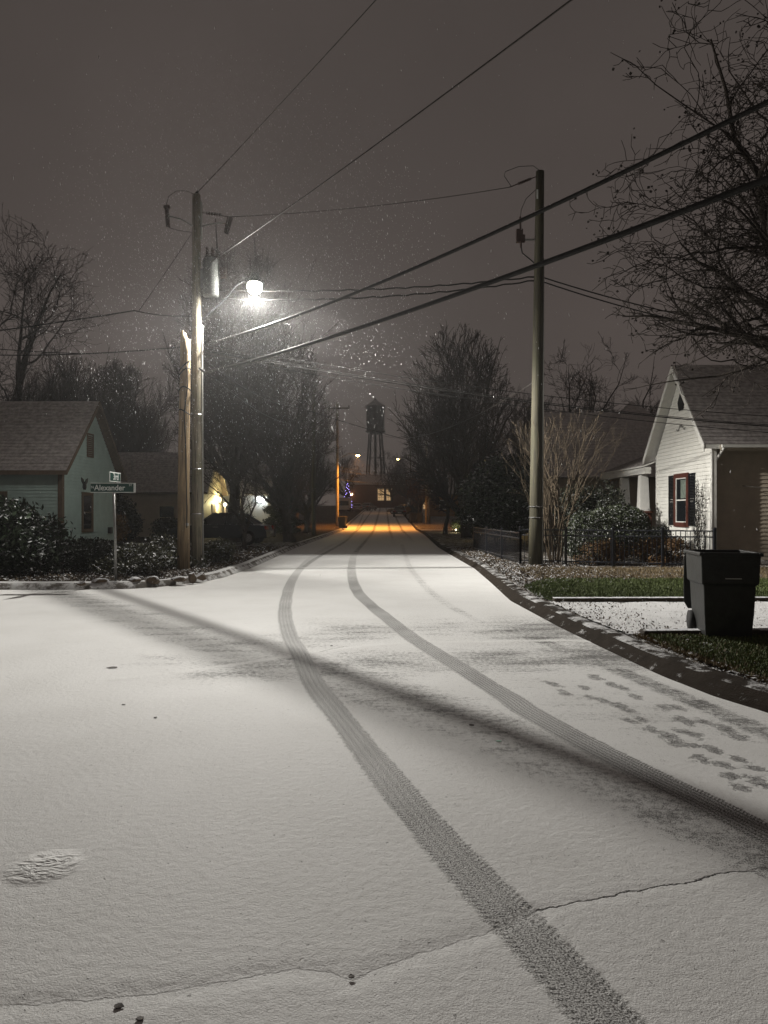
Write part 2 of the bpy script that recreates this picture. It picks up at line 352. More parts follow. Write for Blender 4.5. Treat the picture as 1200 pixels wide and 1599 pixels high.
def mesh_obj(name, v, f, mat, parent=None, smooth=False, base=None, bevel=0.0):
    me = bpy.data.meshes.new(name)
    org = wloc(parent) if parent is not None else Vector(base or (0, 0, 0))
    if isinstance(v, np.ndarray):
        v = v - np.array(org)[None, :]
        nv = len(v); nf, k = f.shape
        me.vertices.add(nv); me.vertices.foreach_set('co', v.astype(np.float32).ravel())
        me.loops.add(nf * k); me.loops.foreach_set('vertex_index', f.astype(np.int32).ravel())
        me.polygons.add(nf); me.polygons.foreach_set('loop_start', np.arange(0, nf * k, k, dtype=np.int32))
        me.update(calc_edges=True); me.validate()
    else:
        me.from_pydata([tuple(Vector(p) - org) for p in v], [], f); me.update()
    if smooth: me.polygons.foreach_set('use_smooth', [True] * len(me.polygons))
    me.materials.append(mat)
    o = bpy.data.objects.new(name, me); COL.objects.link(o)
    if parent is not None: o.parent = parent
    else: o.location = org
    if bevel > 0:
        b = o.modifiers.new('bevel', 'BEVEL'); b.width = bevel; b.segments = 2; b.limit_method = 'ANGLE'; b.angle_limit = R(40)
    return o
def tag(o, label, cat, group=None):
    o['label'] = label; o['category'] = cat
    if group: o['group'] = group
    return o
def thing(name, label, cat, loc, group=None):
    o = bpy.data.objects.new(name, None); COL.objects.link(o)
    o.location = Vector(loc); o.empty_display_size = 0.2
    return tag(o, label, cat, group)
def kind(o, k): o['kind'] = k; return o
def copy_tree(o, parent=None):
    c = o.copy(); COL.objects.link(c); c.parent = parent
    for ch in list(o.children): copy_tree(ch, c)
    return c
def lamp(name, parent, loc, typ, power, colr, radius=0.05, **kw):
    l = bpy.data.lights.new(name, typ); l.energy = power; l.color = colr; l.shadow_soft_size = radius
    for k, v in kw.items(): setattr(l, k, v)
    o = bpy.data.objects.new(name, l); COL.objects.link(o)
    o.parent = parent; o.location = Vector(loc) - wloc(parent)
    return o

# lap siding as real overlapping boards on a vertical wall through O along u, facing n
def clap(mb, O, u, n, left, right, z0, z1, course=0.13, lip=0.028):
    O = Vector(O); u = Vector(u); n = Vector(n); z = z0
    def P(a, zz, off): return O + u * a + n * off + Vector((0, 0, zz))
    while z < z1 - 1e-4:
        zt = min(z + course, z1)
        l0, r0, l1, r1 = left(z), right(z), left(zt), right(zt)
        if r0 - l0 > 0.01:
            a, b_, c, d = P(l0, z, lip), P(r0, z, lip), P(max(r1, l1 + 0.0), zt, 0.002), P(l1, zt, 0.002)
            mb.quad(a, b_, c, d)
            mb.quad(P(l0, z, -0.02), P(r0, z, -0.02), b_, a)
        z = zt
# shingle courses as real steps up a sloping roof (e0-e1 the eave, r0-r1 the ridge)
def shingles(mb, e0, e1, r0, r1, n, lip=0.018):
    e0, e1, r0, r1 = map(Vector, (e0, e1, r0, r1))
    nn = (e1 - e0).cross(r0 - e0)
    if nn.length < 1e-6: nn = (e1 - e0).cross(r1 - e0)
    nn.normalize()
    if nn.z < 0: nn = -nn
    for i in range(n):
        a, b = i / n, (i + 1) / n
        p0 = e0.lerp(r0, a) + nn * lip; p1 = e1.lerp(r1, a) + nn * lip
        q0 = e0.lerp(r0, b) + nn * 0.001; q1 = e1.lerp(r1, b) + nn * 0.001
        mb.quad(p0, p1, q1, q0)
        mb.quad(e0.lerp(r0, a) - nn * 0.01, e1.lerp(r1, a) - nn * 0.01, p1, p0)

# many small faces as one numpy mesh
def quads_np(C, U, V):
    n = len(C); v = np.empty((n, 4, 3)); v[:, 0] = C - U - V; v[:, 1] = C + U - V; v[:, 2] = C + U + V; v[:, 3] = C - U + V
    return v.reshape(-1, 3), np.arange(n * 4).reshape(n, 4)
def leaf_np(C, U, V):
    """pointed leaf: a kite"""
    n = len(C); v = np.empty((n, 4, 3)); v[:, 0] = C - V; v[:, 1] = C + U - V * 0.1; v[:, 2] = C + V; v[:, 3] = C - U - V * 0.1
    return v.reshape(-1, 3), np.arange(n * 4).reshape(n, 4)
def rand_frames(rng, n, flat=0.0):
    a = rng.normal(size=(n, 3)); a[:, 2] *= (1 - flat); a /= np.linalg.norm(a, axis=1, keepdims=True)
    b = rng.normal(size=(n, 3)); b[:, 2] *= (1 - flat); b -= a * (a * b).sum(1, keepdims=True); b /= np.linalg.norm(b, axis=1, keepdims=True)
    return a, b
def leaf_cloud(rng, n, c, rad, size, lumps=14, fill=0.35, flat=0.0, zmin=None, lump_r=0.45):
    """leaves gathered in clumps through an ellipsoid: uneven outline, gaps between the clumps"""
    c = np.array(c, float); rad = np.array(rad, float)
    L = rng.normal(size=(lumps, 3)); L /= np.linalg.norm(L, axis=1, keepdims=True)
    L *= rng.uniform(0.45, 0.85, (lumps, 1))
    w = rng.integers(0, lumps, n)
    p = rng.normal(size=(n, 3)); p /= np.linalg.norm(p, axis=1, keepdims=True)
    p *= (rng.uniform(fill, 1, (n, 1)) ** 0.5) * lump_r * rng.uniform(0.75, 1.2, (n, 1))
    P = c + (L[w] + p) * rad
    if zmin is not None: P = P[P[:, 2] > zmin]
    U, V = rand_frames(rng, len(P), flat)
    s = size * rng.uniform(0.6, 1.3, (len(P), 1))
    return leaf_np(P, U * s * 0.42, V * s)

def tubes_np(P0, P1, R0, R1, n):
    P0, P1 = np.array(P0), np.array(P1); R0, R1 = np.array(R0)[:, None, None], np.array(R1)[:, None, None]
    t = P1 - P0; t /= (np.linalg.norm(t, axis=1, keepdims=True) + 1e-9)
    ref = np.where(np.abs(t[:, 2:3]) < 0.9, np.array([[0, 0, 1.0]]), np.array([[1.0, 0, 0]]))
    a = np.cross(t, ref); a /= np.linalg.norm(a, axis=1, keepdims=True); b = np.cross(t, a)
    an = np.arange(n) * 2 * math.pi / n
    ring = a[:, None, :] * np.cos(an)[None, :, None] + b[:, None, :] * np.sin(an)[None, :, None]
    v = np.stack([P0[:, None, :] + ring * R0, P1[:, None, :] + ring * R1], 1).reshape(-1, 3)
    k = np.arange(len(P0))[:, None] * 2 * n; j = np.arange(n)[None, :]; j2 = (j + 1) % n
    f = np.stack([k + j, k + j2, k + n + j2, k + n + j], -1).reshape(-1, 4)
    return v, f

class Tree:
    """bare winter tree: trunk, limbs and twigs grown to fill an ellipsoidal envelope"""
    def __init__(s, seed, base, c, rad, trunk_r, fork, limbs, ch, lift=0.25, wob=0.16, ratio=0.55, spread=0.7, twig=0.010, seg=0.45, levels=4, limb_spread=0.9, skirt=0.0):
        s.r = random.Random(seed); s.ph = [s.r.uniform(0, 6.28) for _ in range(3)]; s.c = Vector(c); s.rad = rad
        s.thick = ([], [], [], []); s.thin = ([], [], [], []); s.tips = []
        s.ch, s.lift, s.wob, s.ratio, s.spread, s.twig, s.seg, s.levels = ch, lift, wob, ratio, spread, twig, seg, levels
        base = Vector(base); top = Vector((base.x + (c[0] - base.x) * 0.35, base.y + (c[1] - base.y) * 0.35, fork))
        pts = [base.lerp(top, k / 4) + Vector((s.r.gauss(0, trunk_r * 0.15), s.r.gauss(0, trunk_r * 0.15), 0)) * (k > 0) for k in range(5)]
        rr = [trunk_r * (1.35 if k == 0 else 1.0 - 0.07 * k) for k in range(5)]
        for k in range(4): s.put(s.thick, pts[k], pts[k + 1], rr[k], rr[k + 1])
        for i in range(limbs):
            az = 2 * math.pi * (i + s.r.uniform(-0.3, 0.3)) / limbs
            el = limb_spread * s.r.uniform(0.35, 1.1) if i > limbs * 0.2 else s.r.uniform(.05, .3)
            d = Vector((math.cos(az) * math.sin(el), math.sin(az) * math.sin(el), math.cos(el)))
            p = pts[3].lerp(pts[4], s.r.uniform(0, 1)) if skirt <= 0 else pts[1].lerp(pts[4], s.r.uniform(1 - skirt, 1))
            L = s.env(p, d) * s.r.uniform(0.85, 1.05)
            s.grow(p, d, L, trunk_r * s.r.uniform(0.40, 0.58), 1)
    def env(s, p, d):
        q = Vector([(p[i] - s.c[i]) / s.rad[i] for i in range(3)]); e = Vector([d[i] / s.rad[i] for i in range(3)])
        A = e.dot(e); B = q.dot(e); C = q.dot(q) - 1
        D = B * B - A * C
        if D <= 0: return 0.3
        az_ = math.atan2(d[1] + .3 * q[1], d[0] + .3 * q[0]); k_ = 1 + .13 * math.sin(3 * az_ + s.ph[0]) + .12 * math.sin(5 * d[2] + 2 * az_ + s.ph[1]) + .08 * math.sin(7 * az_ - 4 * d[2] + s.ph[2])
        return max((-B + math.sqrt(D)) / A * k_, 0.25)
    def put(s, g, a, b, ra, rb):
        g[0].append(tuple(a)); g[1].append(tuple(b)); g[2].append(ra); g[3].append(rb)
    def grow(s, p, d, L, r, lev):
        rr = s.r
        n = max(2, min(9, int(L / (s.seg * (1.0 if lev < 3 else 0.6)))))
        pts = [p]; dirs = [d]; st = L / n
        end = max(s.twig * 0.8, r * 0.12)
        for i in range(n):
            w = s.wob * (1 + 0.25 * lev)
            d = (d + Vector((rr.gauss(0, w), rr.gauss(0, w), rr.gauss(0, w) + s.lift * st * 0.5))).normalized()
            q = p + d * st
            ra = r + (end - r) * i / n; rb = r + (end - r) * (i + 1) / n
            s.put(s.thick if lev <= 1 else s.thin, p, q, ra, rb)
            p = q; pts.append(p); dirs.append(d)
        if lev >= s.levels:
            s.tips.append(tuple(p)); return
        k = s.ch[lev - 1]; k = max(1, int(k * min(1.3, 0.45 + L / 3.0)) if lev > 1 else k)
        for j in range(k):
            t = rr.uniform(0.18, 1.0) * n; i = min(n - 1, int(t)); f = t - i
            o = pts[i].lerp(pts[i + 1], f); dd = dirs[i + 1]
            ax = dd.cross(Vector((rr.gauss(0, 1), rr.gauss(0, 1), rr.gauss(0, 1))))
            if ax.length < 1e-4: continue
            nd_ = Matrix.Rotation(s.spread * rr.uniform(0.55, 1.25), 3, ax.normalized()) @ dd
            Lm = min(L * s.ratio * rr.uniform(0.6, 1.15), s.env(o, nd_) * rr.uniform(0.8, 1.08))
            if Lm < 0.12: continue
            rc = max(s.twig, (r + (end - r) * t / n) * rr.uniform(0.45, 0.65))
            s.grow(o, nd_, Lm, rc, lev + 1)
    def build(s, name, label, group, mat, base, cat="tree", pods=None):
        t = thing(name, label, cat, base, group)
        v, f = tubes_np(*s.thick, 7); mesh_obj('trunk', v, f, mat, t, True)
        v, f = tubes_np(*s.thin, 3); mesh_obj('crown', v, f, mat, t)
        if pods:
            rng = np.random.default_rng(5); T = np.array(s.tips); T = T[rng.random(len(T)) < 0.55]
            T = np.concatenate([T + rng.normal(0, 0.04, T.shape), T + rng.normal(0, 0.06, T.shape)])
            U, V = rand_frames(rng, len(T)); sz = rng.uniform(0.012, 0.024, (len(T), 1))
            W = np.cross(U, V)
            v1, f1 = quads_np(T, U * sz, V * sz); v2, f2 = quads_np(T, U * sz, W * sz)
            mesh_obj('seed_pods', np.concatenate([v1, v2]), np.concatenate([f1, f2 + len(v1)]), mat, t)
        return t

# ------------------------------------------------------------------ ground, road, kerbs
KL = [(14.45, -40), (14.6, -8.2), (14.62, -6.3), (14.75, -5.3), (15.1, -4.85), (15.5, -4.55), (16.2, -4.15), (17.3, -3.92), (20, -3.80), (25, -3.85), (31, -3.95), (50, -3.70), (64, -3.55), (200, -3.6)]
KR = [(-12, 4.4), (2, 3.95), (4.5, 3.40), (5.66, 3.06), (6.15, 2.87), (6.94, 2.71), (8.3, 2.58), (9.83, 2.44), (12.8, 2.28), (16, 2.42), (20, 2.56), (26, 2.50), (32, 2.45), (50, 2.85), (64, 2.85), (200, 3.0)]
def kl(y): return np.interp(y, [a for a, b in KL], [b for a, b in KL])
def kr(y): return np.interp(y, [a for a, b in KR], [b for a, b in KR])

def grid_mesh(name, X, Y, Z, mat, attrs=None):
    ny, nx = X.shape
    v = np.stack([X, Y, Z], -1).reshape(-1, 3)
    i = np.arange(ny - 1)[:, None] * nx + np.arange(nx - 1)[None, :]
    f = np.stack([i, i + 1, i + nx + 1, i + nx], -1).reshape(-1, 4)
    me = bpy.data.meshes.new(name); nv, nf = len(v), len(f)
    me.vertices.add(nv); me.vertices.foreach_set('co', v.astype(np.float32).ravel())
    me.loops.add(nf * 4); me.loops.foreach_set('vertex_index', f.astype(np.int32).ravel())
    me.polygons.add(nf); me.polygons.foreach_set('loop_start', np.arange(0, nf * 4, 4, dtype=np.int32))
    me.update(calc_edges=True)
    me.polygons.foreach_set('use_smooth', np.ones(nf, dtype=bool))
    for k, a in (attrs or {}).items():
        if a.ndim == 2:
            at_ = me.attributes.new(k, 'FLOAT', 'POINT'); at_.data.foreach_set('value', a.astype(np.float32).ravel())
        else:
            at_ = me.attributes.new(k, 'FLOAT_VECTOR', 'POINT'); at_.data.foreach_set('vector', a.astype(np.float32).reshape(-1))
    me.materials.append(mat)
    o = bpy.data.objects.new(name, me); COL.objects.link(o)
    return kind(o, 'structure')

def poly_dist(X, Y, pts):
    """signed distance to a polyline on the ground, and arc length along it"""
    best = np.full(X.shape, 1e9); sgn = np.ones(X.shape); along = np.zeros(X.shape); acc = 0.0
    for (x0, y0), (x1, y1) in zip(pts[:-1], pts[1:]):
        dx, dy = x1 - x0, y1 - y0; L2 = dx * dx + dy * dy; L = math.sqrt(L2)
        t = np.clip(((X - x0) * dx + (Y - y0) * dy) / L2, 0, 1)
        ex, ey = X - (x0 + t * dx), Y - (y0 + t * dy); d = np.hypot(ex, ey)
        m = d < best
        best = np.where(m, d, best); sgn = np.where(m, np.sign(dx * ey - dy * ex), sgn); along = np.where(m, acc + t * L, along)
        acc += L
    return best * np.where(sgn == 0, 1, sgn), along
def smooth_poly(pts, k=8):
    out = []; n = len(pts)
    for i in range(n - 1):
        p0, p1, p2, p3 = pts[max(i - 1, 0)], pts[i], pts[i + 1], pts[min(i + 2, n - 1)]
        for j in range(k):
            t = j / k
            out.append(tuple(0.5 * (2 * p1[a] + (p2[a] - p0[a]) * t + (2 * p0[a] - 5 * p1[a] + 4 * p2[a] - p3[a]) * t * t + (3 * p1[a] - p0[a] - 3 * p2[a] + p3[a]) * t ** 3) for a in range(2)))
    return out + [pts[-1]]
def G(px): return smooth_poly([gp(*p) for p in px])

xs = np.concatenate([np.linspace(-40, -8, 50)[:-1], np.linspace(-8, -4.2, 60)[:-1], np.linspace(-4.2, 3.0, 300)[:-1], np.linspace(3.0, 4.6, 30)])
ys = np.concatenate([np.linspace(-12, 1.5, 30)[:-1], np.linspace(1.5, 9, 310)[:-1], np.linspace(9, 25, 330)[:-1], np.linspace(25, 60, 150)[:-1], np.linspace(60, 200, 120)])
X, Y = np.meshgrid(xs, ys); Z = np.zeros_like(X) + gz(Y)
PY = CY + FPX * EYE / np.maximum(Y, 0.6); PX = CX + FPX * X / np.maximum(Y, 0.6)     # where each point of the road lies in the measured survey
T1 = G([(520, 850), (490, 868), (472, 885), (457, 905), (449, 927), (445, 957), (453, 993), (467, 1019), (490, 1067), (523, 1110), (560, 1157), (640, 1258), (738, 1367), (841, 1475), (944, 1587), (1060, 1710), (1250, 1900)])
T2 = G([(575, 840), (556, 862), (550, 880), (550, 900), (558, 923), (577, 943), (607, 967), (640, 993), (677, 1017), (720, 1043), (767, 1073), (800, 1093), (825, 1111), (900, 1152), (967, 1187), (1033, 1220), (1100, 1252), (1200, 1303), (1400, 1400)])
cable_shade_a = G([(60, 917), (115, 926), (175, 941), (280, 972), (350, 994), (415, 1012), (500, 1033), (567, 1053), (633, 1073), (700, 1097), (783, 1127), (867, 1163), (950, 1208), (1033, 1254), (1117, 1290), (1200, 1330)])  # upper cable-shadow streak, its shade painted into the snow colour
cable_shade_b = G([(40, 918), (90, 928), (135, 945), (240, 985), (360, 1020), (440, 1041), (500, 1055), (567, 1082), (633, 1108), (700, 1130), (762, 1149), (825, 1179), (908, 1213), (992, 1240), (1075, 1277), (1158, 1310), (1250, 1350)])  # lower cable-shadow streak, painted into the snow colour likewise
T4 = G([(628, 850), (638, 880), (655, 905), (680, 930), (715, 953), (770, 980)])
T6 = G([(800, 985), (860, 1006), (930, 1032), (987, 1056), (1087, 1097), (1200, 1145), (1300, 1185)])
T7 = G([(475, 885), (500, 868), (540, 845), (555, 830), (568, 815)]); T8 = G([(556, 862), (575, 840), (588, 822), (594, 812)])
def along_attr(T):
    d, l = poly_dist(X, Y, T); return np.stack([d, l, 1 - .8 * np.clip((Y - 15) / 9, 0, 1) ** .8], -1)
A1, A2 = along_attr(T1), along_attr(T2)
wear_shade = np.zeros_like(X)  # worn snow, plus painted shadow of the two thick cables
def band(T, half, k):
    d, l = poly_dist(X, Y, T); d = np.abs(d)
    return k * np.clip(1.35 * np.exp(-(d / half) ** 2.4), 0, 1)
for T, h, k in ((cable_shade_a, .26, .22), (cable_shade_b, .28, .22), (T4, .10, .22), (T6, .14, .36), (T7, .10, .35), (T8, .10, .35)):  # first two bands paint the cable shadows darker; the rest are tyre wear
    wear_shade = np.maximum(wear_shade, band(T, h, k)) + 0.35 * np.minimum(wear_shade, band(T, h, k))
far = np.clip((Y - 30) / 25, 0, 1)
for off in (-1.9, -0.5, 0.9, 2.0):                                   # faint wheel lines far down the street
    wear_shade = np.maximum(wear_shade, far * 0.42 * np.exp(-((X - off + 0.4) / 0.16) ** 2))
for cx, cy, rx, ry, k in ((560, 985, 120, 20, .30), (700, 980, 120, 18, .24), (860, 985, 150, 24, .40), (960, 1024, 170, 26, .44), (790, 1032, 150, 30, .34),
                          (450, 1003, 130, 16, .26), (610, 1034, 150, 22, .34), (400, 1046, 150, 24, .30), (300, 1032, 150, 22, .18), (500, 1044, 90, 24, .34), (900, 1100, 260, 60, .15), (1060, 1125, 220, 50, .14), (1000, 1400, 260, 90, .06)):
    wear_shade = np.maximum(wear_shade, k * np.exp(-(((PX - cx) / rx) ** 2 + ((PY - cy) / ry) ** 2) ** 1.0) * (Y > 1))
seam, _ = poly_dist(X, Y, G([(180, 1062), (310, 1046), (420, 1030), (500, 1018), (570, 1010), (640, 1005), (760, 1003), (900, 1001), (1050, 1014)]))
sm = np.exp(-(seam / 0.06) ** 2)
wear_shade = wear_shade * (1 - 0.85 * sm) ; Z = Z + 0.004 * sm
feet = [(190, 262), (232, 318), (295, 333), (375, 360), (430, 385), (440, 445), (500, 435), (560, 492), (655, 525), (740, 505), (800, 525), (690, 565), (790, 580), (895, 605), (1050, 660), (1130, 705), (740, 445), (840, 450),
        (1030, 530), (970, 490), (340, 245), (405, 262), (465, 310), (700, 372), (625, 370), (1000, 755), (1140, 770), (1170, 800), (1060, 820), (960, 690), (830, 655), (80, 290), (10, 240), (150, 125), (250, 205)]
foot = np.full(X.shape, 3.0); rf = random.Random(4)
ca, sa = math.cos(0.26), math.sin(0.26)
for fx, fy in feet:
    px, py = 860 + fx / 3.53, 1000 + fy / 3.53
    s_ = (py - 800) / 330.0
    a, b = (PX - px) * ca + (PY - py) * sa, -(PX - px) * sa + (PY - py) * ca
    foot = np.minimum(foot, np.hypot(a / (17 * s_ * rf.uniform(.7, 1.25)), b / (5.2 * s_ * rf.uniform(.7, 1.2))) + (Y < 1) * 9)
scuff = np.clip(1.6 * (1 - np.hypot(((PX - 68) * math.cos(-.22) + (PY - 1355) * math.sin(-.22)) / 68, (-(PX - 68) * math.sin(-.22) + (PY - 1355) * math.cos(-.22)) / 25)), 0, 1) * (Y > 1)
C1 = [gp(*p) for p in ((835, 1421), (870, 1416), (900, 1408), (950, 1402), (975, 1392), (1000, 1391), (1040, 1383), (1080, 1377), (1120, 1366), (1165, 1360))]
C2 = [gp(*p) for p in ((-60, 1570), (80, 1566), (160, 1558), (250, 1550), (330, 1536), (400, 1521), (460, 1512), (520, 1518), (548, 1530), (600, 1507), (680, 1480), (760, 1455), (835, 1424))]
C3 = [gp(*p) for p in ((500, 1018.5), (518, 1014), (537, 1010))]
d1, _ = poly_dist(X, Y, C1); d2, _ = poly_dist(X, Y, C2); d3, _ = poly_dist(X, Y, C3)
cd = d1.copy(); cs = np.ones_like(d1)
m2 = np.abs(d2) < np.abs(d1); cd = np.where(m2, d2, cd); cs = np.where(m2, 0.26, cs)
m3 = np.abs(d3) < np.abs(cd); cd = np.where(m3, d3, cd)
Z = Z - 0.006 * np.exp(-(d2 / 0.05) ** 2) - scuff * 0.006
grid_mesh('road', X, Y, Z, M['road'], {'track_near': A1, 'track_far': A2, 'wear_shade': wear_shade, 'foot': foot, 'scuff': scuff, 'crack': np.stack([cd, cs, cs], -1)})

def strip(name, ya, xa, xb, mat, zoff=0.0, nx=24, bumpy=0.0, seed=1, power=1.0):
    """ground between two edges given row by row"""
    ya = np.asarray(ya, float); t = np.linspace(0, 1, nx)[None, :] ** power
    Xs = np.asarray(xa)[:, None] * (1 - t) + np.asarray(xb)[:, None] * t
    Ys = np.repeat(ya[:, None], nx, 1); Zs = gz(Ys) + zoff
    rg = np.random.default_rng(seed); Zs = Zs + rg.normal(0, 1, Zs.shape) * bumpy
    return grid_mesh(name, Xs, Ys, Zs, mat)
yL = np.concatenate([np.linspace(14.85, 17.5, 30)[:-1], np.linspace(17.5, 60, 110)[:-1], np.linspace(60, 200, 60)])
strip('yard', yL, kl(yL) - 0.28, np.full(yL.shape, -70.0), M['yard_mulch'], 0.125, 60, 0.012, 2, 2.2)
yR = np.concatenate([np.linspace(-12, 4, 20)[:-1], np.linspace(4, 24, 90)[:-1], np.linspace(24, 60, 60)[:-1], np.linspace(60, 200, 50)])
strip('verge', yR, kr(yR) + 0.33, np.full(yR.shape, 70.0), M['yard_litter'], 0.115, 60, 0.010, 3, 2.2)
ga, gb = np.linspace(-1, 1, 60), np.linspace(-1, 1, 70)
Xg, Yg = np.meshgrid(ga * np.abs(ga) * 900, gb * np.abs(gb) * 700 + 200)
grid_mesh('ground', Xg, Yg, gz(Yg) - 0.09, M['far_ground'])

def kerb(name, ys_, edge, sgn, wid, hgt, km='kerb'):
    """rolled concrete kerb: gutter lip, sloping face, rounded top"""
    prof = [(-0.02, -0.05), (0.0, 0.006), (wid * .28, hgt * .55), (wid * .42, hgt * .88), (wid * .58, hgt), (wid * .96, hgt * 1.02), (wid * 1.08, hgt * .7)]
    pts = [(float(edge(y)), y) for y in ys_]; P = np.array(pts)
    t = np.gradient(P, axis=0); t /= np.linalg.norm(t, axis=1, keepdims=True)
    nrm = np.stack([t[:, 1], -t[:, 0]], 1) * sgn
    rg = np.random.default_rng(7)
    Xs = np.stack([P[:, 0] + nrm[:, 0] * a for a, h in prof], 1); Ys = np.stack([P[:, 1] + nrm[:, 1] * a for a, h in prof], 1)
    Zs = np.stack([gz(P[:, 1]) + h for a, h in prof], 1) + rg.normal(0, 0.0025, Xs.shape)
    if sgn > 0: Xs, Ys, Zs = Xs[:, ::-1], Ys[:, ::-1], Zs[:, ::-1]
    return grid_mesh(name, Xs, Ys, Zs, M[km])
kerb('kerb', np.concatenate([np.linspace(-10, 4, 20)[:-1], np.linspace(4, 30, 120)[:-1], np.linspace(30, 190, 80)]), kr, 1, 0.33, 0.13, 'kerb_bare')
kerb('kerb', np.concatenate([np.linspace(15.5, 30, 60)[:-1], np.linspace(30, 190, 80)]), kl, -1, 0.30, 0.14)
xk = np.concatenate([np.linspace(-38, -8, 30)[:-1], np.linspace(-8, -4.55, 30)])
def kly(x): return float(np.interp(x, [b for a, b in KL[:6]], [a for a, b in KL[:6]]))
prof = [(-0.02, -0.05), (0.0, 0.006), (.08, .08), (.13, .125), (.18, .14), (.29, .142), (.33, .1)]
Xs = np.stack([xk + 0 * a for a, h in prof], 1); Ys = np.stack([np.array([kly(x) for x in xk]) + a for a, h in prof], 1); Zs = np.stack([0 * xk + h for a, h in prof], 1)
grid_mesh('kerb', Xs, Ys, Zs, M['kerb'])

# driveways and the strip of lawn beside the street
yd = np.linspace(8.55, 11.6, 40); strip('driveway', yd, kr(yd) + 0.36, np.full(yd.shape, 16.0), M['gravel'], 0.135, 60, 0.006, 5)
yl = np.linspace(11.75, 15.6, 40); strip('lawn', yl, kr(yl) + 0.40 + np.clip(yl - 14.0, 0, 9) * 0.5, np.full(yl.shape, 16.0), M['lawn'], 0.14, 50, 0.006, 6)
yl = np.linspace(3.0, 8.35, 30); strip('lawn', yl, kr(yl) + 0.42, np.full(yl.shape, 16.0), M['lawn'], 0.138, 40, 0.006, 8)
yd = np.linspace(30.2, 33.8, 12); strip('driveway', yd, kl(yd) - 0.05, np.full(yd.shape, -11.5), M['yard_litter'], 0.15, 30, 0.004, 9)
yd = np.linspace(56, 59, 8); strip('driveway', yd, kr(yd) + 0.1, np.full(yd.shape, 9.0), M['gravel'], 0.15, 20, 0.004, 10)

rng = np.random.default_rng(11)
def blades(name, n, fx, y0, y1, x1, hgt, mat, z=0.13, power=1.0, wid=0.006):
    y = rng.uniform(y0, y1, n); x0 = fx(y); x = x0 + (x1 - x0) * rng.uniform(0, 1, n) ** power
    a = rng.uniform(0, 2 * math.pi, n); h = hgt * rng.uniform(.5, 1.2, n); ln = h * rng.uniform(.2, .8, n); b = rng.uniform(0, 6.28, n)
    C = np.stack([x, y, np.full(n, z) + gz(y)], 1)
    U = np.stack([np.cos(a), np.sin(a), 0 * a], 1) * wid
    Tp = C + np.stack([np.cos(b) * ln, np.sin(b) * ln, h], 1)
    v = np.stack([C - U, C + U, Tp + U * .3, Tp - U * .3], 1).reshape(-1, 3)
    o = mesh_obj(name, v, np.arange(4 * n).reshape(n, 4), mat); return kind(o, 'stuff')
blades('grass', 60000, lambda y: kr(y) + 0.42 + np.clip(y - 14.0, 0, 9) * 0.5, 11.8, 15.4, 11.0, 0.055, M['grass'])
blades('grass', 26000, lambda y: kr(y) + 0.50, 6.2, 8.35, 5.6, 0.045, M['grass'])
blades('dry_grass', 16000, lambda y: kr(y) + 0.9, 15.3, 18.6, 11.0, 0.06, M['straw'])
blades('dry_grass', 9000, lambda y: kr(y) + 0.40, 5.6, 8.45, 5.5, 0.04, M['straw'], power=1.6)
def litter(name, n, fx, y0, y1, x1, size, mat, z=0.14, power=1.0):
    y = rng.uniform(y0, y1, n); x0 = fx(y); x = x0 + (x1 - x0) * rng.uniform(0, 1, n) ** power
    C = np.stack([x, y, z + gz(y) + rng.uniform(0, 0.035, n)], 1)
    U, V = rand_frames(rng, n, 0.65); s = size * rng.uniform(.5, 1.3, (n, 1))
    v, f = leaf_np(C, U * s * .5, V * s); return kind(mesh_obj(name, v, f, mat), 'stuff')
litter('leaf_litter', 5200, lambda y: kr(y) + 0.38, 14.6, 20.5, 5.6, 0.036, M['litter'], 0.13, 1.7)
litter('leaf_litter', 2200, lambda y: kr(y) + 0.38, 20.5, 29, 3.6, 0.045, M['litter'], 0.13)
litter('leaf_litter', 1600, lambda y: kr(y) + 0.34, 5.8, 14.6, 3.6, 0.022, M['litter'], 0.13, 1.5)
litter('leaf_litter', 1500, lambda y: kr(y) + 0.38, 8.6, 11.6, 8, 0.014, M['litter'], 0.14)
litter('leaf_litter', 5200, lambda y: kl(y) - 0.26, 14.95, 21, -10, 0.036, M['litter'], 0.135)
litter('leaf_litter', 2600, lambda y: kl(y) - 0.28, 21, 30, -10, 0.06, M['litter'], 0.135)

# ------------------------------------------------------------------ the corner street lamp and its light
LX, LY, LZ = -3.46, 19.0, 7.66
sl = thing('street_lamp', 'lit white street lamp on a bracket arm of the tall utility pole at the corner', 'street lamp', (-4.86, 19.0, 6.75))
MB().tube([(-4.86, 19, 6.75), (-4.6, 19, 7.0), (-4.25, 19, 7.3), (-3.95, 19, 7.68), (-3.72, 19, 7.80)], 0.028, 8).build('arm', M['black_metal'], sl, True)
hd = MB().lathe((LX, LY, LZ + .06), [(.23, 0), (.24, .03), (.20, .10), (.11, .17), (.10, .26), (.06, .30), (0.001, .31)], 20)
hd.tube([(-3.75, 19, LZ + .16), (-3.5, 19, LZ + .16)], .05, 10); hd.build('lamp_head', M['black_metal'], sl, True)
MB().lathe((LX, LY, LZ - .03), [(.02, -.20), (.08, -.19), (.15, -.145), (.19, -.08), (.20, -.01), (.195, .05), (.18, .09)], 24).build('lens', M['lamp_led'], sl, True)
lo = lamp('lamp_light', sl, (LX, LY, LZ - 0.32), 'POINT', 11600, (1.0, 0.965, 0.90), 0.085)
l = lo.data; l.use_nodes = True; nt = l.node_tree; em = nt.nodes['Emission']       # the lamp's photometric distribution
nrm = nd(nt, 'TexCoord').outputs['Normal']; sp = nd(nt, 'SeparateXYZ', {0: nrm})
cosz = mth(nt, 'MULTIPLY', sp.outputs['Z'], -1.0)
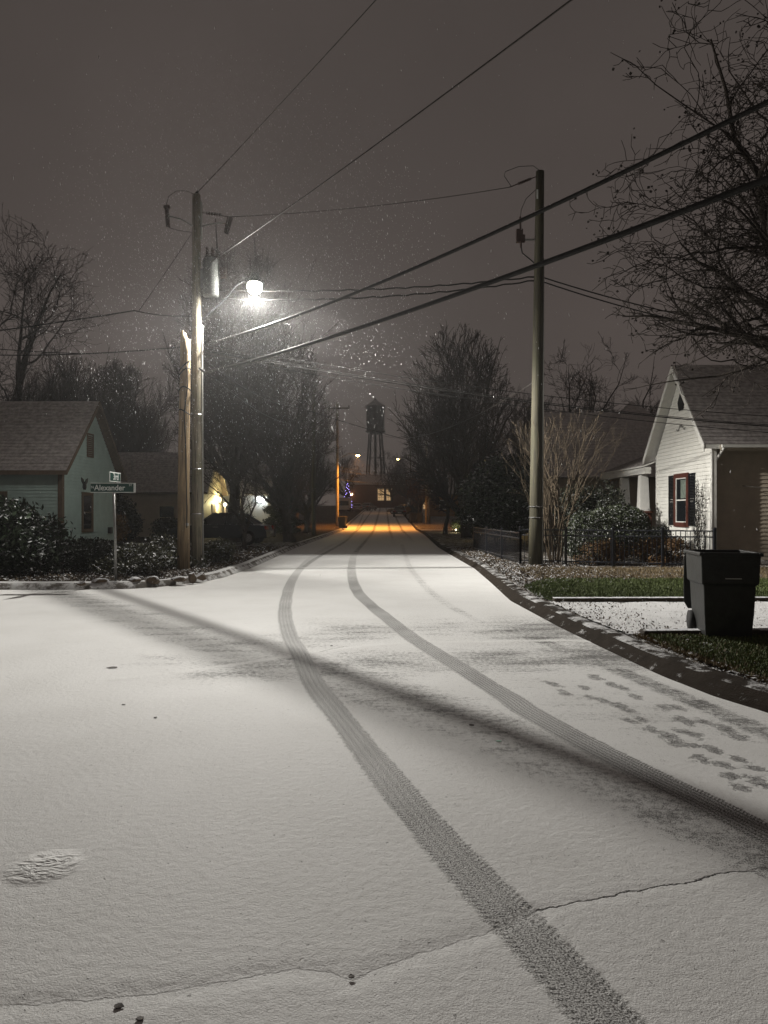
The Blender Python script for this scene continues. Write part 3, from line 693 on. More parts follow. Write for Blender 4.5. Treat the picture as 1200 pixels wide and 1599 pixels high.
rp = nd(nt, 'ValToRGB', {0: nd(nt, 'MapRange', {0: cosz, 1: -1.0, 2: 1.0, 3: 0.0, 4: 1.0}).outputs[0]})
cr = rp.color_ramp
PTS = [(-1.0, .02), (-0.3, .05), (0.0, .05), (0.08, .09), (0.2, .21), (0.34, .80), (0.42, .80), (0.5, .88), (0.68, .42), (0.87, .165), (1.0, .11)]
cr.elements[0].position = 0; cr.elements[1].position = 1
for c_, v_ in PTS[1:-1]: cr.elements.new((c_ + 1) / 2)
for el, (c_, v_) in zip(cr.elements, PTS): el.color = (v_, v_, v_, 1)
hl = mth(nt, 'SQRT', mth(nt, 'SUBTRACT', 1.0001, mth(nt, 'MULTIPLY', sp.outputs['Z'], sp.outputs['Z'])))
ax = mth(nt, 'DIVIDE', sp.outputs['X'], hl); ay = mth(nt, 'DIVIDE', sp.outputs['Y'], hl)
back = mth(nt, 'ADD', mth(nt, 'MULTIPLY', ax, -0.75), mth(nt, 'MULTIPLY', ay, 0.66))
fb = nd(nt, 'MapRange', {0: back, 1: 0.35, 2: 0.95, 3: 1.0, 4: 0.10}, interpolation_type='SMOOTHSTEP').outputs[0]
fr = nd(nt, 'MapRange', {0: ax, 1: 0.5, 2: 0.95, 3: 1.0, 4: 1.6}, interpolation_type='SMOOTHSTEP').outputs[0]
ypos = mth(nt, 'MAXIMUM', sp.outputs['Y'], 0.0005)
slope = mth(nt, 'DIVIDE', cosz, ypos); side = mth(nt, 'DIVIDE', sp.outputs['X'], ypos)
cut = mth(nt, 'MULTIPLY', mth(nt, 'SUBTRACT', 1.0, smooth(nt, slope, 0.88, 1.12)), mth(nt, 'MULTIPLY', smooth(nt, side, -0.62, -0.45), mth(nt, 'SUBTRACT', 1.0, smooth(nt, side, 1.25, 1.6))))
cut = mth(nt, 'MULTIPLY', cut, 0.97)
stv = mth(nt, 'MULTIPLY', mth(nt, 'MULTIPLY', mth(nt, 'MULTIPLY', rp.outputs[0], fb), fr), mth(nt, 'SUBTRACT', 1.0, cut))
nt.links.new(stv, em.inputs['Strength'])

# ------------------------------------------------------------------ utility poles
def pole_shaft(t, base, top, r0, r1, mat):
    pts = [Vector(base).lerp(Vector(top), k / 8) for k in range(9)]
    MB().tube(pts, [r0 + (r1 - r0) * k / 8 for k in range(9)], 14).build('shaft', mat, t, True)
# tall pole at the corner
bx, by = -5.0, 19.0
tp = thing('utility_pole', 'tall greenish utility pole with a transformer and lit lower half at the corner', 'utility pole', (bx, by, 0.1))
pole_shaft(tp, (bx, by, .02), (bx - .02, by, 10.08), .155, .11, M['pole_grey'])
MB().tube([(bx + .165, by - .03, .1), (bx + .15, by - .03, 4), (bx + .14, by - .03, 6.6)], .022, 8).build('conduit', M['grey_plastic'], tp, True)
cl = MB()
for z in (1.55, 2.75, 4.2): MB().tube([(bx + .17 * math.cos(a), by + .17 * math.sin(a), z) for a in np.linspace(0, 2 * math.pi, 17)], .012, 5).build('conduit_strap', M['chrome'], tp)
MB().tube([(bx - .11, by, 9.25), (bx - .42, by - .05, 9.42), (bx - .74, by - .1, 9.48)], .022, 7).build('bracket', M['steel'], tp, True)
fu = MB().tube([(bx - .76, by - .1, 9.2), (bx - .80, by - .1, 9.72)], .05, 8); fu.tube([(bx - .70, by - .1, 9.15), (bx - .76, by - .1, 9.75)], .018, 6); fu.box(bx - .86, bx - .70, by - .14, by - .06, 9.68, 9.76)
fu.build('fuse_cutout', M['porcelain'], tp)
MB().tube([(bx - .8, by - .1, 9.76), (bx - .74, by - .1, 10.0), (bx - .55, by - .05, 10.17), (bx - .3, by, 10.2), (bx - .02, by, 10.08)], .008, 5).build('jumper', M['cable'], tp)
MB().tube([(bx - .74, by - .1, 9.18), (bx - .5, by - .05, 9.12), (bx - .1, by, 9.08)], .008, 5).build('jumper', M['cable'], tp)
ins = MB()
for k in range(7): ins.lathe((bx, by, 0), [(.03, 10.08 + k * .012), (.05, 10.084 + k * .012)], 8)
ins.lathe((bx, by, 10.02), [(.02, 0), (.045, .06), (.03, .10), (.05, .13), (.02, .18)], 10); ins.build('pin_insulator', M['porcelain'], tp)
MB().tube([(bx + .1, by, 9.25), (bx + .5, by - .03, 9.32), (bx + .82, by - .06, 9.3)], .022, 7).build('bracket', M['steel'], tp, True)
fu = MB().tube([(bx + .80, by - .06, 9.02), (bx + .92, by - .06, 9.46)], .05, 8); fu.tube([(bx + .74, by - .06, 9.05), (bx + .84, by - .06, 9.5)], .02, 6); fu.build('fuse_cutout', M['porcelain'], tp)
st = MB(); st.tube([(bx + .1, by, 9.62), (bx + .85, by + .05, 9.52)], .012, 6)
for k in range(6): st.tube([(bx + .25 + k * .07, by + .01, 9.605 - k * .009), (bx + .28 + k * .07, by + .01, 9.60 - k * .009)], .045, 8)
st.build('strain_insulator', M['porcelain'], tp)
MB().box(bx + .10, bx + .13, by - .05, by + .05, 8.9, 9.9).build('arrester_board', M['grey_plastic'], tp)
tr = thing('transformer', 'grey can transformer bolted high on the tall corner pole beside the lamp', 'transformer', (bx + .38, by - .05, 6.9))
MB().lathe((bx + .38, by - .05, 7.35), [(.20, 0), (.215, .03), (.215, .92), (.22, .96), (.15, 1.03), (.02, 1.05)], 18).build('tank', M['tank'], tr, True)
for dx in (.05, -.09):
    MB().lathe((bx + .38 + dx, by - .1, 8.36), [(.035, 0), (.05, .05), (.035, .08), (.05, .12), (.035, .16), (.045, .2), (.015, .3)], 9).build('bushing', M['porcelain'], tr)
MB().box(bx + .1, bx + .2, by - .06, by + .0, 7.6, 8.1).build('hanger', M['steel'], tr)
MB().box(bx + .62, bx + .78, by - .1, by + .02, 7.85, 8.12).build('arrester', M['porcelain'], tr)
MB().tube([(bx + .43, by - .1, 8.64), (bx + .6, by - .1, 8.5), (bx + .7, by - .05, 8.1)], .008, 5).build('lead', M['cable'], tr)
# short pole beside it, cut off, laced with cable
sx_, sy_ = -5.14, 18.2
sp_ = thing('utility_pole', 'short pale utility pole with a sawn off top beside the tall pole', 'utility pole', (sx_, sy_, 0.1))
pts = [(sx_, sy_, .02), (sx_ + .0, sy_, 2), (sx_ + .02, sy_, 4), (sx_ + .05, sy_, 5.7), (sx_ + .055, sy_, 6.12)]
mbp = MB().tube(pts, [.165, .152, .142, .13, .128], 14); mbp.v[-14:] = [(x, y, z + (.10 if x < sx_ + .03 else -.10)) for x, y, z in mbp.v[-14:]]
mbp.build('shaft', M['pole_pale'], sp_, True)
w_ = MB()
for k, z0 in enumerate((5.2, 5.0, 4.55, 4.0)):
    w_.tube([(sx_ + .05 + .16 * math.cos(a), sy_ + .16 * math.sin(a), z0 + .10 * math.sin(a * 1.3 + k) + .03 * a) for a in np.linspace(2.2, 6.0, 12)], .016, 5)
w_.tube([(sx_ + .12, sy_ - .13, 5.3), (sx_ + .14, sy_ - .14, 4.8), (sx_ + .06, sy_ - .16, 4.1), (sx_ + .1, sy_ - .16, 3.2), (sx_ + .12, sy_ - .16, 2.0), (sx_ + .13, sy_ - .17, 1.2)], .014, 5)
w_.build('cable_loops', M['cable'], sp_)
MB().box(sx_ + .10, sx_ + .16, sy_ - .16, sy_ - .12, 1.25, 1.32).build('marker_tag', M['sign_white'], sp_)
# tall dark pole on the far corner
qx, qy = 4.17, 19.6
rp_ = thing('utility_pole', 'tall dark utility pole standing in front of the black iron fence', 'utility pole', (qx, qy, 0.1))
pole_shaft(rp_, (qx, qy, .02), (qx + .14, qy, 11.0), .185, .115, M['pole_dark'])
MB().tube([(qx + .2, qy - .02, .1), (qx + .235, qy - .02, 8.6)], .02, 7).build('conduit', M['grey_plastic'], rp_, True)
cl = MB()
for z in (1.75, 1.45): MB().tube([(qx + .02 + .19 * math.cos(a), qy + .19 * math.sin(a), z) for a in np.linspace(0, 2 * math.pi, 17)], .012, 5).build('conduit_strap', M['chrome'], rp_)
st = MB(); st.tube([(qx + .03, qy, 10.86), (qx - .7, qy, 10.57)], .014, 6)
for k in range(8): st.tube([(qx - .12 - k * .045, qy, 10.8 - k * .018), (qx - .145 - k * .045, qy, 10.79 - k * .018)], .04, 8)
st.build('strain_insulator', M['porcelain'], rp_)
MB().tube([(qx - .66, qy, 10.6), (qx - .85, qy, 10.88), (qx - .82, qy, 11.0), (qx - .45, qy, 11.14), (qx - .05, qy, 11.16), (qx + .13, qy, 11.03)], .009, 5).build('jumper', M['cable'], rp_)
MB().tube([(qx + .02, qy, 10.5), (qx - .25, qy, 10.25), (qx - .38, qy, 9.95), (qx - .4, qy, 9.75)], .009, 5).build('jumper', M['cable'], rp_)
fu = MB().tube([(qx - .41, qy, 9.75), (qx - .39, qy, 8.9)], .03, 7); fu.box(qx - .52, qx - .34, qy - .06, qy + .06, 9.05, 9.4); fu.box(qx - .36, qx - .28, qy - .04, qy + .04, 9.05, 9.25); fu.build('fuse_cutout', M['porcelain'], rp_)
MB().bar((qx - .3, qy, 9.12), (qx + .02, qy, 9.12), .035, .05).build('bracket', M['steel'], rp_)
MB().tube([(qx - .39, qy, 8.95), (qx - .35, qy, 8.75), (qx - .1, qy, 8.55), (qx + .05, qy, 8.4)], .018, 6).build('jumper', M['cable'], rp_)
MB().box(qx + .02, qx + .06, qy - .13, qy - .115, 10.2, 10.45).build('marker_tag', M['sign_white'], rp_)
# poles further down the street
f1 = thing('utility_pole', 'thin bare utility pole rising out of the dark trees beyond the corner', 'utility pole', (-4.46, 45, .1)); pole_shaft(f1, (-4.46, 45, .05), (-4.44, 45, 9.5), .14, .10, M['pole_dark'])
f2 = thing('utility_pole', 'distant utility pole with a crossarm beside the orange lit road', 'utility pole', (-4.41, 67, gzf(67)))
pole_shaft(f2, (-4.41, 67, gzf(67)), (-4.41, 67, 11.95), .16, .11, M['pole_grey'])
MB().box(-5.6, -3.25, 66.8, 66.9, 11.3, 11.44).build('crossarm', M['pole_dark'], f2)
for x in (-5.5, -4.1, -3.3): MB().lathe((x, 66.85, 11.44), [(.05, 0), (.07, .1), (.05, .2), (.02, .25)], 8).build('pin_insulator', M['porcelain'], f2)
f3 = thing('utility_pole', 'thin utility pole on the verge under the big round tree, lit orange', 'utility pole', (4.35, 73, gzf(73))); pole_shaft(f3, (4.35, 73, gzf(73)), (4.35, 73, 9.0), .13, .10, M['pole_grey'])
f3 = thing('utility_pole', 'pale guy pole standing close to the thin pole under the round tree', 'utility pole', (4.62, 73.5, gzf(73))); pole_shaft(f3, (4.72, 73.5, gzf(73)), (4.50, 73.5, 7.0), .11, .09, M['pole_grey'])
f4 = thing('utility_pole', 'farthest utility pole carrying a small lit lamp near the water tower', 'utility pole', (4.4, 118, gzf(118))); pole_shaft(f4, (4.4, 118, gzf(118)), (4.4, 118, 12.5), .15, .11, M['pole_dark'])
# the sodium lamps down the street
def sodium(label, base, head, power):
    t = thing('street_lamp', label, 'street lamp', base, 'amber street lamps down the street')
    b = Vector(base); h = Vector(head); s = 1 if h.x > b.x else -1
    MB().tube([b, b.lerp(h, .5) + Vector((0, 0, .35)), h + Vector((-.2 * s, 0, .12))], .035, 7).build('arm', M['steel'], t, True)
    MB().lathe(h + Vector((0, 0, .03)), [(.20, 0), (.22, .05), (.14, .16), (.02, .2)], 14).build('lamp_head', M['steel'], t, True)
    MB().lathe(h + Vector((0, 0, -.10)), [(.02, 0), (.12, .03), (.17, .09), (.18, .13)], 14).build('lens', M['lamp_sodium'], t, True)
    o = lamp('lamp_light', t, h + Vector((0, 0, -.14)), 'SPOT', power, (1.0, 0.37, 0.06), 0.08, spot_size=R(156), spot_blend=.9)
    return t
sodium('amber street lamp on the crossarm pole beside the orange lit road', (-4.37, 67, 6.6), (-2.44, 66, 6.85), 6200)
sodium('farthest small amber street lamp beside the water tower legs', (4.3, 118, 9.9), (2.3, 117, 10.3), 250)

# ------------------------------------------------------------------ wires
def wire(label, p0, p1, sag, r, mat='wire', name='power_line', n=26, wob=0.0, cat='power line', group='overhead lines on the utility poles', pre=None):
    p0, p1 = Vector(p0), Vector(p1); L = (p1 - p0).length; pts = []
    for i in range(n + 1):
        t = i / n; p = p0.lerp(p1, t) - Vector((0, 0, 4 * sag * t * (1 - t)))
        if wob: p += Vector((0, 0, wob * math.sin(i * 2.3)))
        pts.append(p)
    if pre: pts.insert(0, Vector(pre))
    return tag(MB().tube(pts, r, 6).build(name, M[mat], None, True, base=p0), label, cat, group)
TPX = bx
wire('thin wire climbing from the tip of the tall corner pole over the road', (bx, by, 10.15), (6.8, 2.75, 11.3), .15, .010)
wire('thin wire passing just above the bright street lamp toward the upper edge of the view', (bx + .3, by - .1, 8.2), (8.5, -2.0, 7.1), .2, .011)
wire('thin wire strung between the tops of the two tall poles', (bx + .85, by + .05, 9.52), (qx - .7, qy, 10.57), .12, .010)
wire('upper thick black cable sweeping over the road from the corner pole', (-4.81, 19.29, 6.17), (6.257, 3.302, 5.80), .40, .029, 'cable', 'cable', cat='cable', pre=(-4.9, 19.1, 6.2))
wire('lower thick black cable sweeping over the road from the two corner poles', (-4.654, 18.486, 5.235), (5.623, 2.48, 4.45), .235, .033, 'cable', 'cable', cat='cable', pre=(-4.9, 18.9, 5.42))
wire('upper of the twin wavy cables between the two tall poles', (bx + .2, by, 7.55), (qx + .03, qy, 8.10), .17, .020, 'cable', 'cable', 40, .018, cat='cable')
wire('lower of the twin wavy cables between the two tall poles', (bx + .2, by, 7.32), (qx + .03, qy, 8.00), .22, .020, 'cable', 'cable', 40, .018, cat='cable')
wire('upper of the twin cables running from the dark pole toward the big bare tree', (qx + .15, qy, 8.10), (16.5, 23, 7.2), .42, .018, 'cable', 'cable', cat='cable')
wire('lower of the twin cables running from the dark pole toward the big bare tree', (qx + .15, qy, 7.98), (16.5, 23, 7.0), .46, .018, 'cable', 'cable', cat='cable')
for k, (z0, z1, y1, lab) in enumerate(((6.10, 4.15, 21, 'uppermost service line crossing in front of the white gable'), (6.0, 3.80, 20.6, 'second service line crossing in front of the white gable'),
                                      (5.95, 3.70, 20.2, 'third and thickest service line crossing in front of the white gable'), (5.85, 3.48, 20.0, 'lowest service line crossing in front of the white gable'))):
    wire(lab, (bx + .15, by + .05 * k, z0), (13.5, y1 + .5, z1 + .25), .30, (.010, .010, .016, .010)[k], 'cable', 'service_line', cat='service line')
wire('slack wire bowed between the corner pole and the hip roofed house', (bx + .15, by + .1, 5.3), (9.5, 34.3, 3.6), .5, .010, 'cable', 'service_line', cat='service line')
wire('thin wire slanting down across the white house wall beside the red window', (10.1, 23.9, 2.72), (12.2, 20.0, 2.15), .03, .010, 'wire', 'service_line', cat='service line')
wire('bright snowy cable running out from the short pole past the bare trees', (bx - .1, by, 6.05), (-20.0, 21.0, 7.2), .55, .016, 'cable', 'cable', cat='cable')
wire('bright sloping cable crossing the bare trees beside the teal house', (-9.2, 21.5, 6.40), (-14.0, 22.5, 6.95), .05, .013, 'cable', 'cable', cat='cable')
wire('dark drop line from the bend near the bare tree to the tall corner pole', (-6.75, 19.2, 7.05), (-18.0, 21.0, 6.3), .12, .016, 'cable', 'service_line', cat='service line')
wire('short end of the dark drop line at the tall corner pole', (bx - .1, by, 6.85), (-6.75, 19.2, 7.05), .06, .014, 'cable', 'service_line', cat='service line')
wire('guy wire slanting down from the top of the tall corner pole', (bx - .12, by, 9.1), (-6.7, 19.4, 7.1), .02, .009, 'wire', 'guy_wire', cat='guy wire')
wire('upper of the two lines running from the corner pole into the dark street trees', (bx + .1, by + .1, 5.75), (-4.5, 45, 8.6), .7, .011, 'wire')
wire('lower of the two lines running from the corner pole into the dark street trees', (bx + .1, by + .1, 5.5), (-4.5, 45, 7.4), .75, .011, 'wire')
wire('line along the dark street trees from the thin pole to the crossarm pole', (-4.45, 45, 9.3), (-4.1, 66.85, 11.6), .6, .014, 'wire')
for z0, z1, lab in ((6.3, 5.75, 'uppermost orange lit cable crossing the far road'), (5.95, 5.5, 'middle orange lit cable crossing the far road'), (5.05, 4.8, 'lowest orange lit cable crossing the far road')):
    wire(lab, (-4.38, 66.9, z0 * .93), (4.3, 73, z1), .35, .015, 'cable', 'cable', cat='cable')
wire('long thin line from the dark pole across the round tree toward the water tower', (qx, qy, 5.2), (-3.4, 66.8, 11.5), 2.2, .010, 'wire')

# ------------------------------------------------------------------ street name sign
def lettering(name, txt, size, loc, rot, mat, parent, sx=1.0):
    c = bpy.data.curves.new(name, 'FONT'); c.body = txt; c.size = size; c.extrude = 0.0015; c.align_x = 'CENTER'; c.align_y = 'CENTER'; c.offset = 0.0015 * size / 0.14
    c.materials.append(mat)
    tmp = bpy.data.objects.new(name, c); COL.objects.link(tmp)
    me = bpy.data.meshes.new_from_object(tmp.evaluated_get(bpy.context.evaluated_depsgraph_get())); bpy.data.objects.remove(tmp)
    o = bpy.data.objects.new(name, me); COL.objects.link(o); o.parent = parent
    o.location = Vector(loc) - wloc(parent); o.rotation_euler = rot; o.scale = (sx, 1, 1)
    return o
gx, gy = -5.76, 15.25
ss = thing('street_sign', 'green Alexander street name sign on a thin steel post at the snowy corner', 'street sign', (gx, gy, .13))
MB().tube([(gx, gy, .05), (gx - .015, gy, 1.0), (gx - .05, gy, 2.0)], .028, 10).build('post', M['steel'], ss, True)
MB().box(gx - .075, gx - .025, gy - .03, gy + .03, 1.98, 2.02).build('bracket', M['steel'], ss)
MB().box(gx - .54, gx + .42, gy - .004, gy + .004, 2.015, 2.225, 0.03).build('name_plate', M['sign_white'], ss, bevel=.003)
bl = MB().box(gx - .535, gx + .375, gy - .010, gy - .0045, 2.03, 2.21, 0.03).build('green_field', M['sign_green'], ss)
lettering('lettering', 'Alexander', .17, (gx - .13, gy - .0125, 2.117), (R(90), 0, 0.03), M['sign_white'], ss, .92)
lettering('lettering', 'N', .075, (gx - .495, gy - .0225, 2.13), (R(90), 0, 0.03), M['sign_white'], ss)
lettering('lettering', 'ST', .06, (gx + .315, gy - .003, 2.175), (R(90), 0, 0.03), M['sign_white'], ss)
MB().box(gx - .06, gx - .04, gy - .02, gy + .02, 2.225, 2.245).build('bracket', M['steel'], ss)
ux = gx - .02
MB().box(ux - .004, ux + .004, gy - .30, gy + .32, 2.245, 2.455).build('name_plate', M['sign_white'], ss)
MB().box(ux + .0045, ux + .009, gy - .275, gy + .295, 2.268, 2.432).build('green_field', M['sign_green'], ss)
lettering('lettering', '3rd', .20, (ux + .0115, gy + .02, 2.35), (R(90), 0, R(90)), M['sign_white'], ss, 1.1)

# ------------------------------------------------------------------ house helpers
def window(parent, plane, a0, a1, z0, z1, face, frame_mat, out, fw=.07, mull=True, sash=None, name='window'):
    """plane 'x' or 'y' at coordinate face, a0..a1 along the wall, out = +1/-1 outward"""
    def bx_(mb, p0, p1, q0, q1, d0, d1):
        d0, d1 = sorted((face + out * d0, face + out * d1))
        if plane == 'x': mb.box(d0, d1, p0, p1, q0, q1)
        else: mb.box(p0, p1, d0, d1, q0, q1)
    fr = MB()
    bx_(fr, a0, a0 + fw, z0, z1, .005, .05); bx_(fr, a1 - fw, a1, z0, z1, .005, .05)
    bx_(fr, a0 + fw, a1 - fw, z1 - fw, z1, .005, .052); bx_(fr, a0 + fw, a1 - fw, z0, z0 + fw, .005, .056)
    w = fr.build(name, frame_mat, parent)
    s = MB(); iw = .035; b0, b1, c0, c1 = a0 + fw, a1 - fw, z0 + fw, z1 - fw
    bx_(s, b0, b0 + iw, c0, c1, .008, .036); bx_(s, b1 - iw, b1, c0, c1, .008, .036)
    bx_(s, b0 + iw, b1 - iw, c1 - iw, c1, .008, .036); bx_(s, b0 + iw, b1 - iw, c0, c0 + iw, .008, .036)
    if mull: bx_(s, b0 + iw, b1 - iw, (c0 + c1) / 2 - .02, (c0 + c1) / 2 + .02, .008, .038)
    s.build('sash', sash or frame_mat, w)
    g = MB(); bx_(g, b0 + iw, b1 - iw, c0 + iw, c1 - iw, .004, .018); g.build('pane', M['glass'], w)
    return w
def roof_slab(t, ridge0, ridge1, eave0, eave1, n, mat, under, thick=.10, name='roof'):
    mb = MB(); shingles(mb, eave0, eave1, ridge0, ridge1, n)
    o = mb.build(name, mat, t)
    q = [Vector(p) - Vector((0, 0, .012)) for p in (eave0, eave1, ridge1, ridge0)]
    MB().prism(q, (0, 0, -thick)).build('soffit', under, o)
    return o

# ------------------------------------------------------------------ teal house
HX, HY0, HY1, HW = -10.9, 24.0, 28.8, -26.0
ym = (HY0 + HY1) / 2; ez, az = 3.20, 5.60
h1 = thing('house', 'teal clapboard house with brown trim and a steep gable behind the street sign', 'house', (-18, 26.4, .1))
sl1 = (az - ez) / (ym - HY0)
mb = MB()
clap(mb, (HX, 0, 0), (0, 1, 0), (1, 0, 0), lambda z: HY0 if z <= ez else HY0 + (z - ez) / sl1, lambda z: HY1 if z <= ez else HY1 - (z - ez) / sl1, .15, az - .02, .115)
clap(mb, (0, HY0, 0), (1, 0, 0), (0, -1, 0), lambda z: HW, lambda z: HX, .15, ez, .115)
mb.quad((HW, HY0 + .01, 0), (HW, HY1, 0), (HW, HY1, ez), (HW, HY0 + .01, ez)).quad((HW, HY1, 0), (HX, HY1, 0), (HX, HY1, ez), (HW, HY1, ez))
mb.build('wall', M['teal'], h1)
rx = HX + .32
r1 = roof_slab(h1, (HW, ym, az + .12), (rx, ym, az + .12), (HW, HY0 - .35, ez - .22), (rx, HY0 - .35, ez - .22), 22, M['shingle_dark'], M['teal_trim'])
r1b = roof_slab(h1, (HW, ym, az + .12), (rx, ym, az + .12), (HW, HY1 + .35, ez - .22), (rx, HY1 + .35, ez - .22), 22, M['shingle_dark'], M['teal_trim'])
mb = MB()
mb.bar((rx + .012, HY0 - .36, ez - .29), (rx + .012, ym, az + .03), .025, .17, (1, 0, 0.001)); mb.bar((rx + .012, ym, az + .03), (rx + .012, HY1 + .36, ez - .29), .17, .025)
mb.v = []; mb.f = []
for s_, y_ in ((1, HY0 - .36), (-1, HY1 + .36)):
    mb.prism([(rx + .004, y_, ez - .36), (rx + .004, ym, az - .06), (rx + .004, ym, az + .115), (rx + .004, y_, ez - .20)], (.025, 0, 0))
mb.build('rake_board', M['teal_trim'], h1)
MB().box(HW, rx, HY0 - .375, HY0 - .35, ez - .36, ez - .215).build('fascia', M['teal_trim'], h1)
MB().box(HX - .12, HX + .03, HY0 - .03, HY0 + .14, .12, ez - .05).build('corner_board', M['teal_trim'], h1)
MB().box(HX - .02, HX + .03, HY1 - .13, HY1 + .02, .12, ez - .05).build('corner_board', M['teal_trim'], h1)
window(h1, 'x', 25.52, 26.48, .86, 2.32, HX + .016, M['teal_trim'], 1, .09)
window(h1, 'y', -13.9, -12.72, 1.35, 2.30, HY0 - .016, M['teal_trim'], -1, .08)
vt = MB()
vt.box(HX + .017, HX + .05, 25.98, 26.03, 3.62, 4.5).box(HX + .017, HX + .05, 26.50, 26.55, 3.62, 4.5).box(HX + .017, HX + .05, 26.03, 26.50, 4.44, 4.5).box(HX + .017, HX + .05, 26.03, 26.5, 3.62, 3.68)
for k in range(10):
    z = 3.70 + k * .073
    vt.hull8([(HX + .018, 26.03, z), (HX + .05, 26.03, z), (HX + .05, 26.5, z), (HX + .018, 26.5, z), (HX + .018, 26.03, z + .05), (HX + .025, 26.03, z + .06), (HX + .025, 26.5, z + .06), (HX + .018, 26.5, z + .05)])
vt.build('gable_vent', M['teal_trim'], h1)
MB().box(-20, -19.2, ym - .35, ym + .35, 5.5, 6.3).build('chimney', M['brick'], h1)
MB().tube([(-16.4, ym + .1, 5.6), (-16.4, ym + .1, 6.0)], .06, 8).build('vent_pipe', M['steel'], h1)
MB().box(HX + .02, HX + .14, 27.95, 28.15, .75, 1.0).build('hose_box', M['black_metal'], h1)
# dark butterfly on the gable wall
bfx, bfy, bfz = HX + .03, 25.75, 2.62
bf = MB()
for s in (-1, 1):
    bf.prism([(bfx, bfy, bfz - .02), (bfx, bfy + s * .10, bfz + .16), (bfx, bfy + s * .28, bfz + .22), (bfx, bfy + s * .26, bfz + .08), (bfx, bfy + s * .14, bfz - .01), (bfx, bfy + s * .15, bfz - .14), (bfx, bfy + s * .05, bfz - .22)], (.02, 0, 0))
bf.tube([(bfx + .015, bfy, bfz + .08), (bfx + .015, bfy, bfz - .2)], .018, 6)
tag(bf.build('wall_ornament', M['black_metal'], base=(bfx, bfy, bfz - .2)), 'black butterfly ornament fixed to the teal gable wall above the window', 'wall ornament')

# ------------------------------------------------------------------ beige house with the lit gable
X2, A0, A1, W2 = -10.5, 41.3, 46.0, -17.0
ym2 = (A0 + A1) / 2; e2, a2 = 2.95, 5.15
h2 = thing('house', 'low beige house whose gable end is lit yellow beyond the two corner poles', 'house', (-14, 43.6, .1))
s2 = (a2 - e2) / (ym2 - A0); mb = MB()
clap(mb, (X2, 0, 0), (0, 1, 0), (1, 0, 0), lambda z: A0 if z <= e2 else A0 + (z - e2) / s2, lambda z: A1 if z <= e2 else A1 - (z - e2) / s2, .12, a2 - .02, .13)
clap(mb, (0, A0, 0), (1, 0, 0), (0, -1, 0), lambda z: W2, lambda z: X2, .12, e2, .13)
mb.quad((W2, A0 + .01, 0), (W2, A1, 0), (W2, A1, e2), (W2, A0 + .01, e2)).add([(W2, A0, e2), (W2, A1, e2), (W2, ym2, a2)], [(0, 1, 2)])
mb.build('wall', M['beige'], h2)
r2 = X2 + .3
roof_slab(h2, (W2 - .3, ym2, a2 + .12), (r2, ym2, a2 + .12), (W2 - .3, A0 - .35, e2 - .2), (r2, A0 - .35, e2 - .2), 20, M['shingle'], M['teal_trim'])
roof_slab(h2, (W2 - .3, ym2, a2 + .12), (r2, ym2, a2 + .12), (W2 - .3, A1 + .35, e2 - .2), (r2, A1 + .35, e2 - .2), 20, M['shingle'], M['teal_trim'])
mb = MB()
for y_ in (A0 - .36, A1 + .36):
    mb.prism([(r2 + .004, y_, e2 - .33), (r2 + .004, ym2, a2 - .05), (r2 + .004, ym2, a2 + .115), (r2 + .004, y_, e2 - .18)], (.025, 0, 0))
mb.build('rake_board', M['beige'], h2)
window(h2, 'y', -13.15, -12.10, .52, 2.03, A0 - .018, M['beige'], -1, .07)
dr = MB().box(X2 + .018, X2 + .06, 43.15, 44.05, .15, 2.1).build('door', M['teal_trim'], h2)
MB().lathe((X2 + .1, 43.95, 1.08), [(.02, 0), (.035, .03), (.02, .06)], 8).build('handle', M['chrome'], dr)
MB().tube([(-15.0, 42.3, 3.9), (-15.0, 42.3, 4.65)], .05, 8).build('vent_pipe', M['steel'], h2)
wl = MB().lathe((X2 + .20, 44.55, 2.25), [(.04, 0), (.06, .05), (.06, .2), (.02, .25)], 10).build('wall_lamp', M['lamp_warm'], h2)
lamp('lamp_light', wl, (X2 + .42, 44.5, 2.3), 'POINT', 260, (1.0, 0.86, 0.42), 0.05)
# lantern by the next doorway
lp = thing('lamp_post', 'small warm globe lantern on a post beyond the yellow lit gable', 'lamp post', (-11.2, 50, .12))
MB().tube([(-11.2, 50, .1), (-11.2, 50, 2.0)], .04, 8).build('post', M['white_trim'], lp, True)
MB().lathe((-11.2, 50, 2.0), [(.05, 0), (.11, .06), (.12, .14), (.07, .22), (.01, .24)], 12).build('globe', M['lamp_warm'], lp, True)
lamp('lamp_light', lp, (-11.0, 49.7, 2.12), 'POINT', 18, (1.0, 0.62, 0.30), .05)

# ------------------------------------------------------------------ house with the cool porch lights behind the street trees
h3 = thing('house', 'white porch house with two cool bright lights seen through dark street trees', 'house', (-12.5, 57, .1))
mb = MB(); clap(mb, (0, 54.0, 0), (1, 0, 0), (0, -1, 0), lambda z: -18.0, lambda z: -8.4, .12, 3.1, .14)
clap(mb, (-8.4, 0, 0), (0, 1, 0), (1, 0, 0), lambda z: 54.0, lambda z: 61.0, .12, 3.1, .14); mb.build('wall', M['white'], h3)
roof_slab(h3, (-18.4, 57.5, 5.6), (-8.0, 57.5, 5.6), (-18.4, 51.6, 2.9), (-8.0, 51.6, 2.9), 20, M['shingle_grey'], M['white_trim'])
roof_slab(h3, (-18.4, 57.5, 5.6), (-8.0, 57.5, 5.6), (-18.4, 61.5, 2.9), (-8.0, 61.5, 2.9), 14, M['shingle_grey'], M['white_trim'])
for x in (-8.35, -10.4, -12.5): MB().box(x - .11, x + .11, 51.8, 52.02, .15, 2.78).build('porch_column', M['white_trim'], h3)
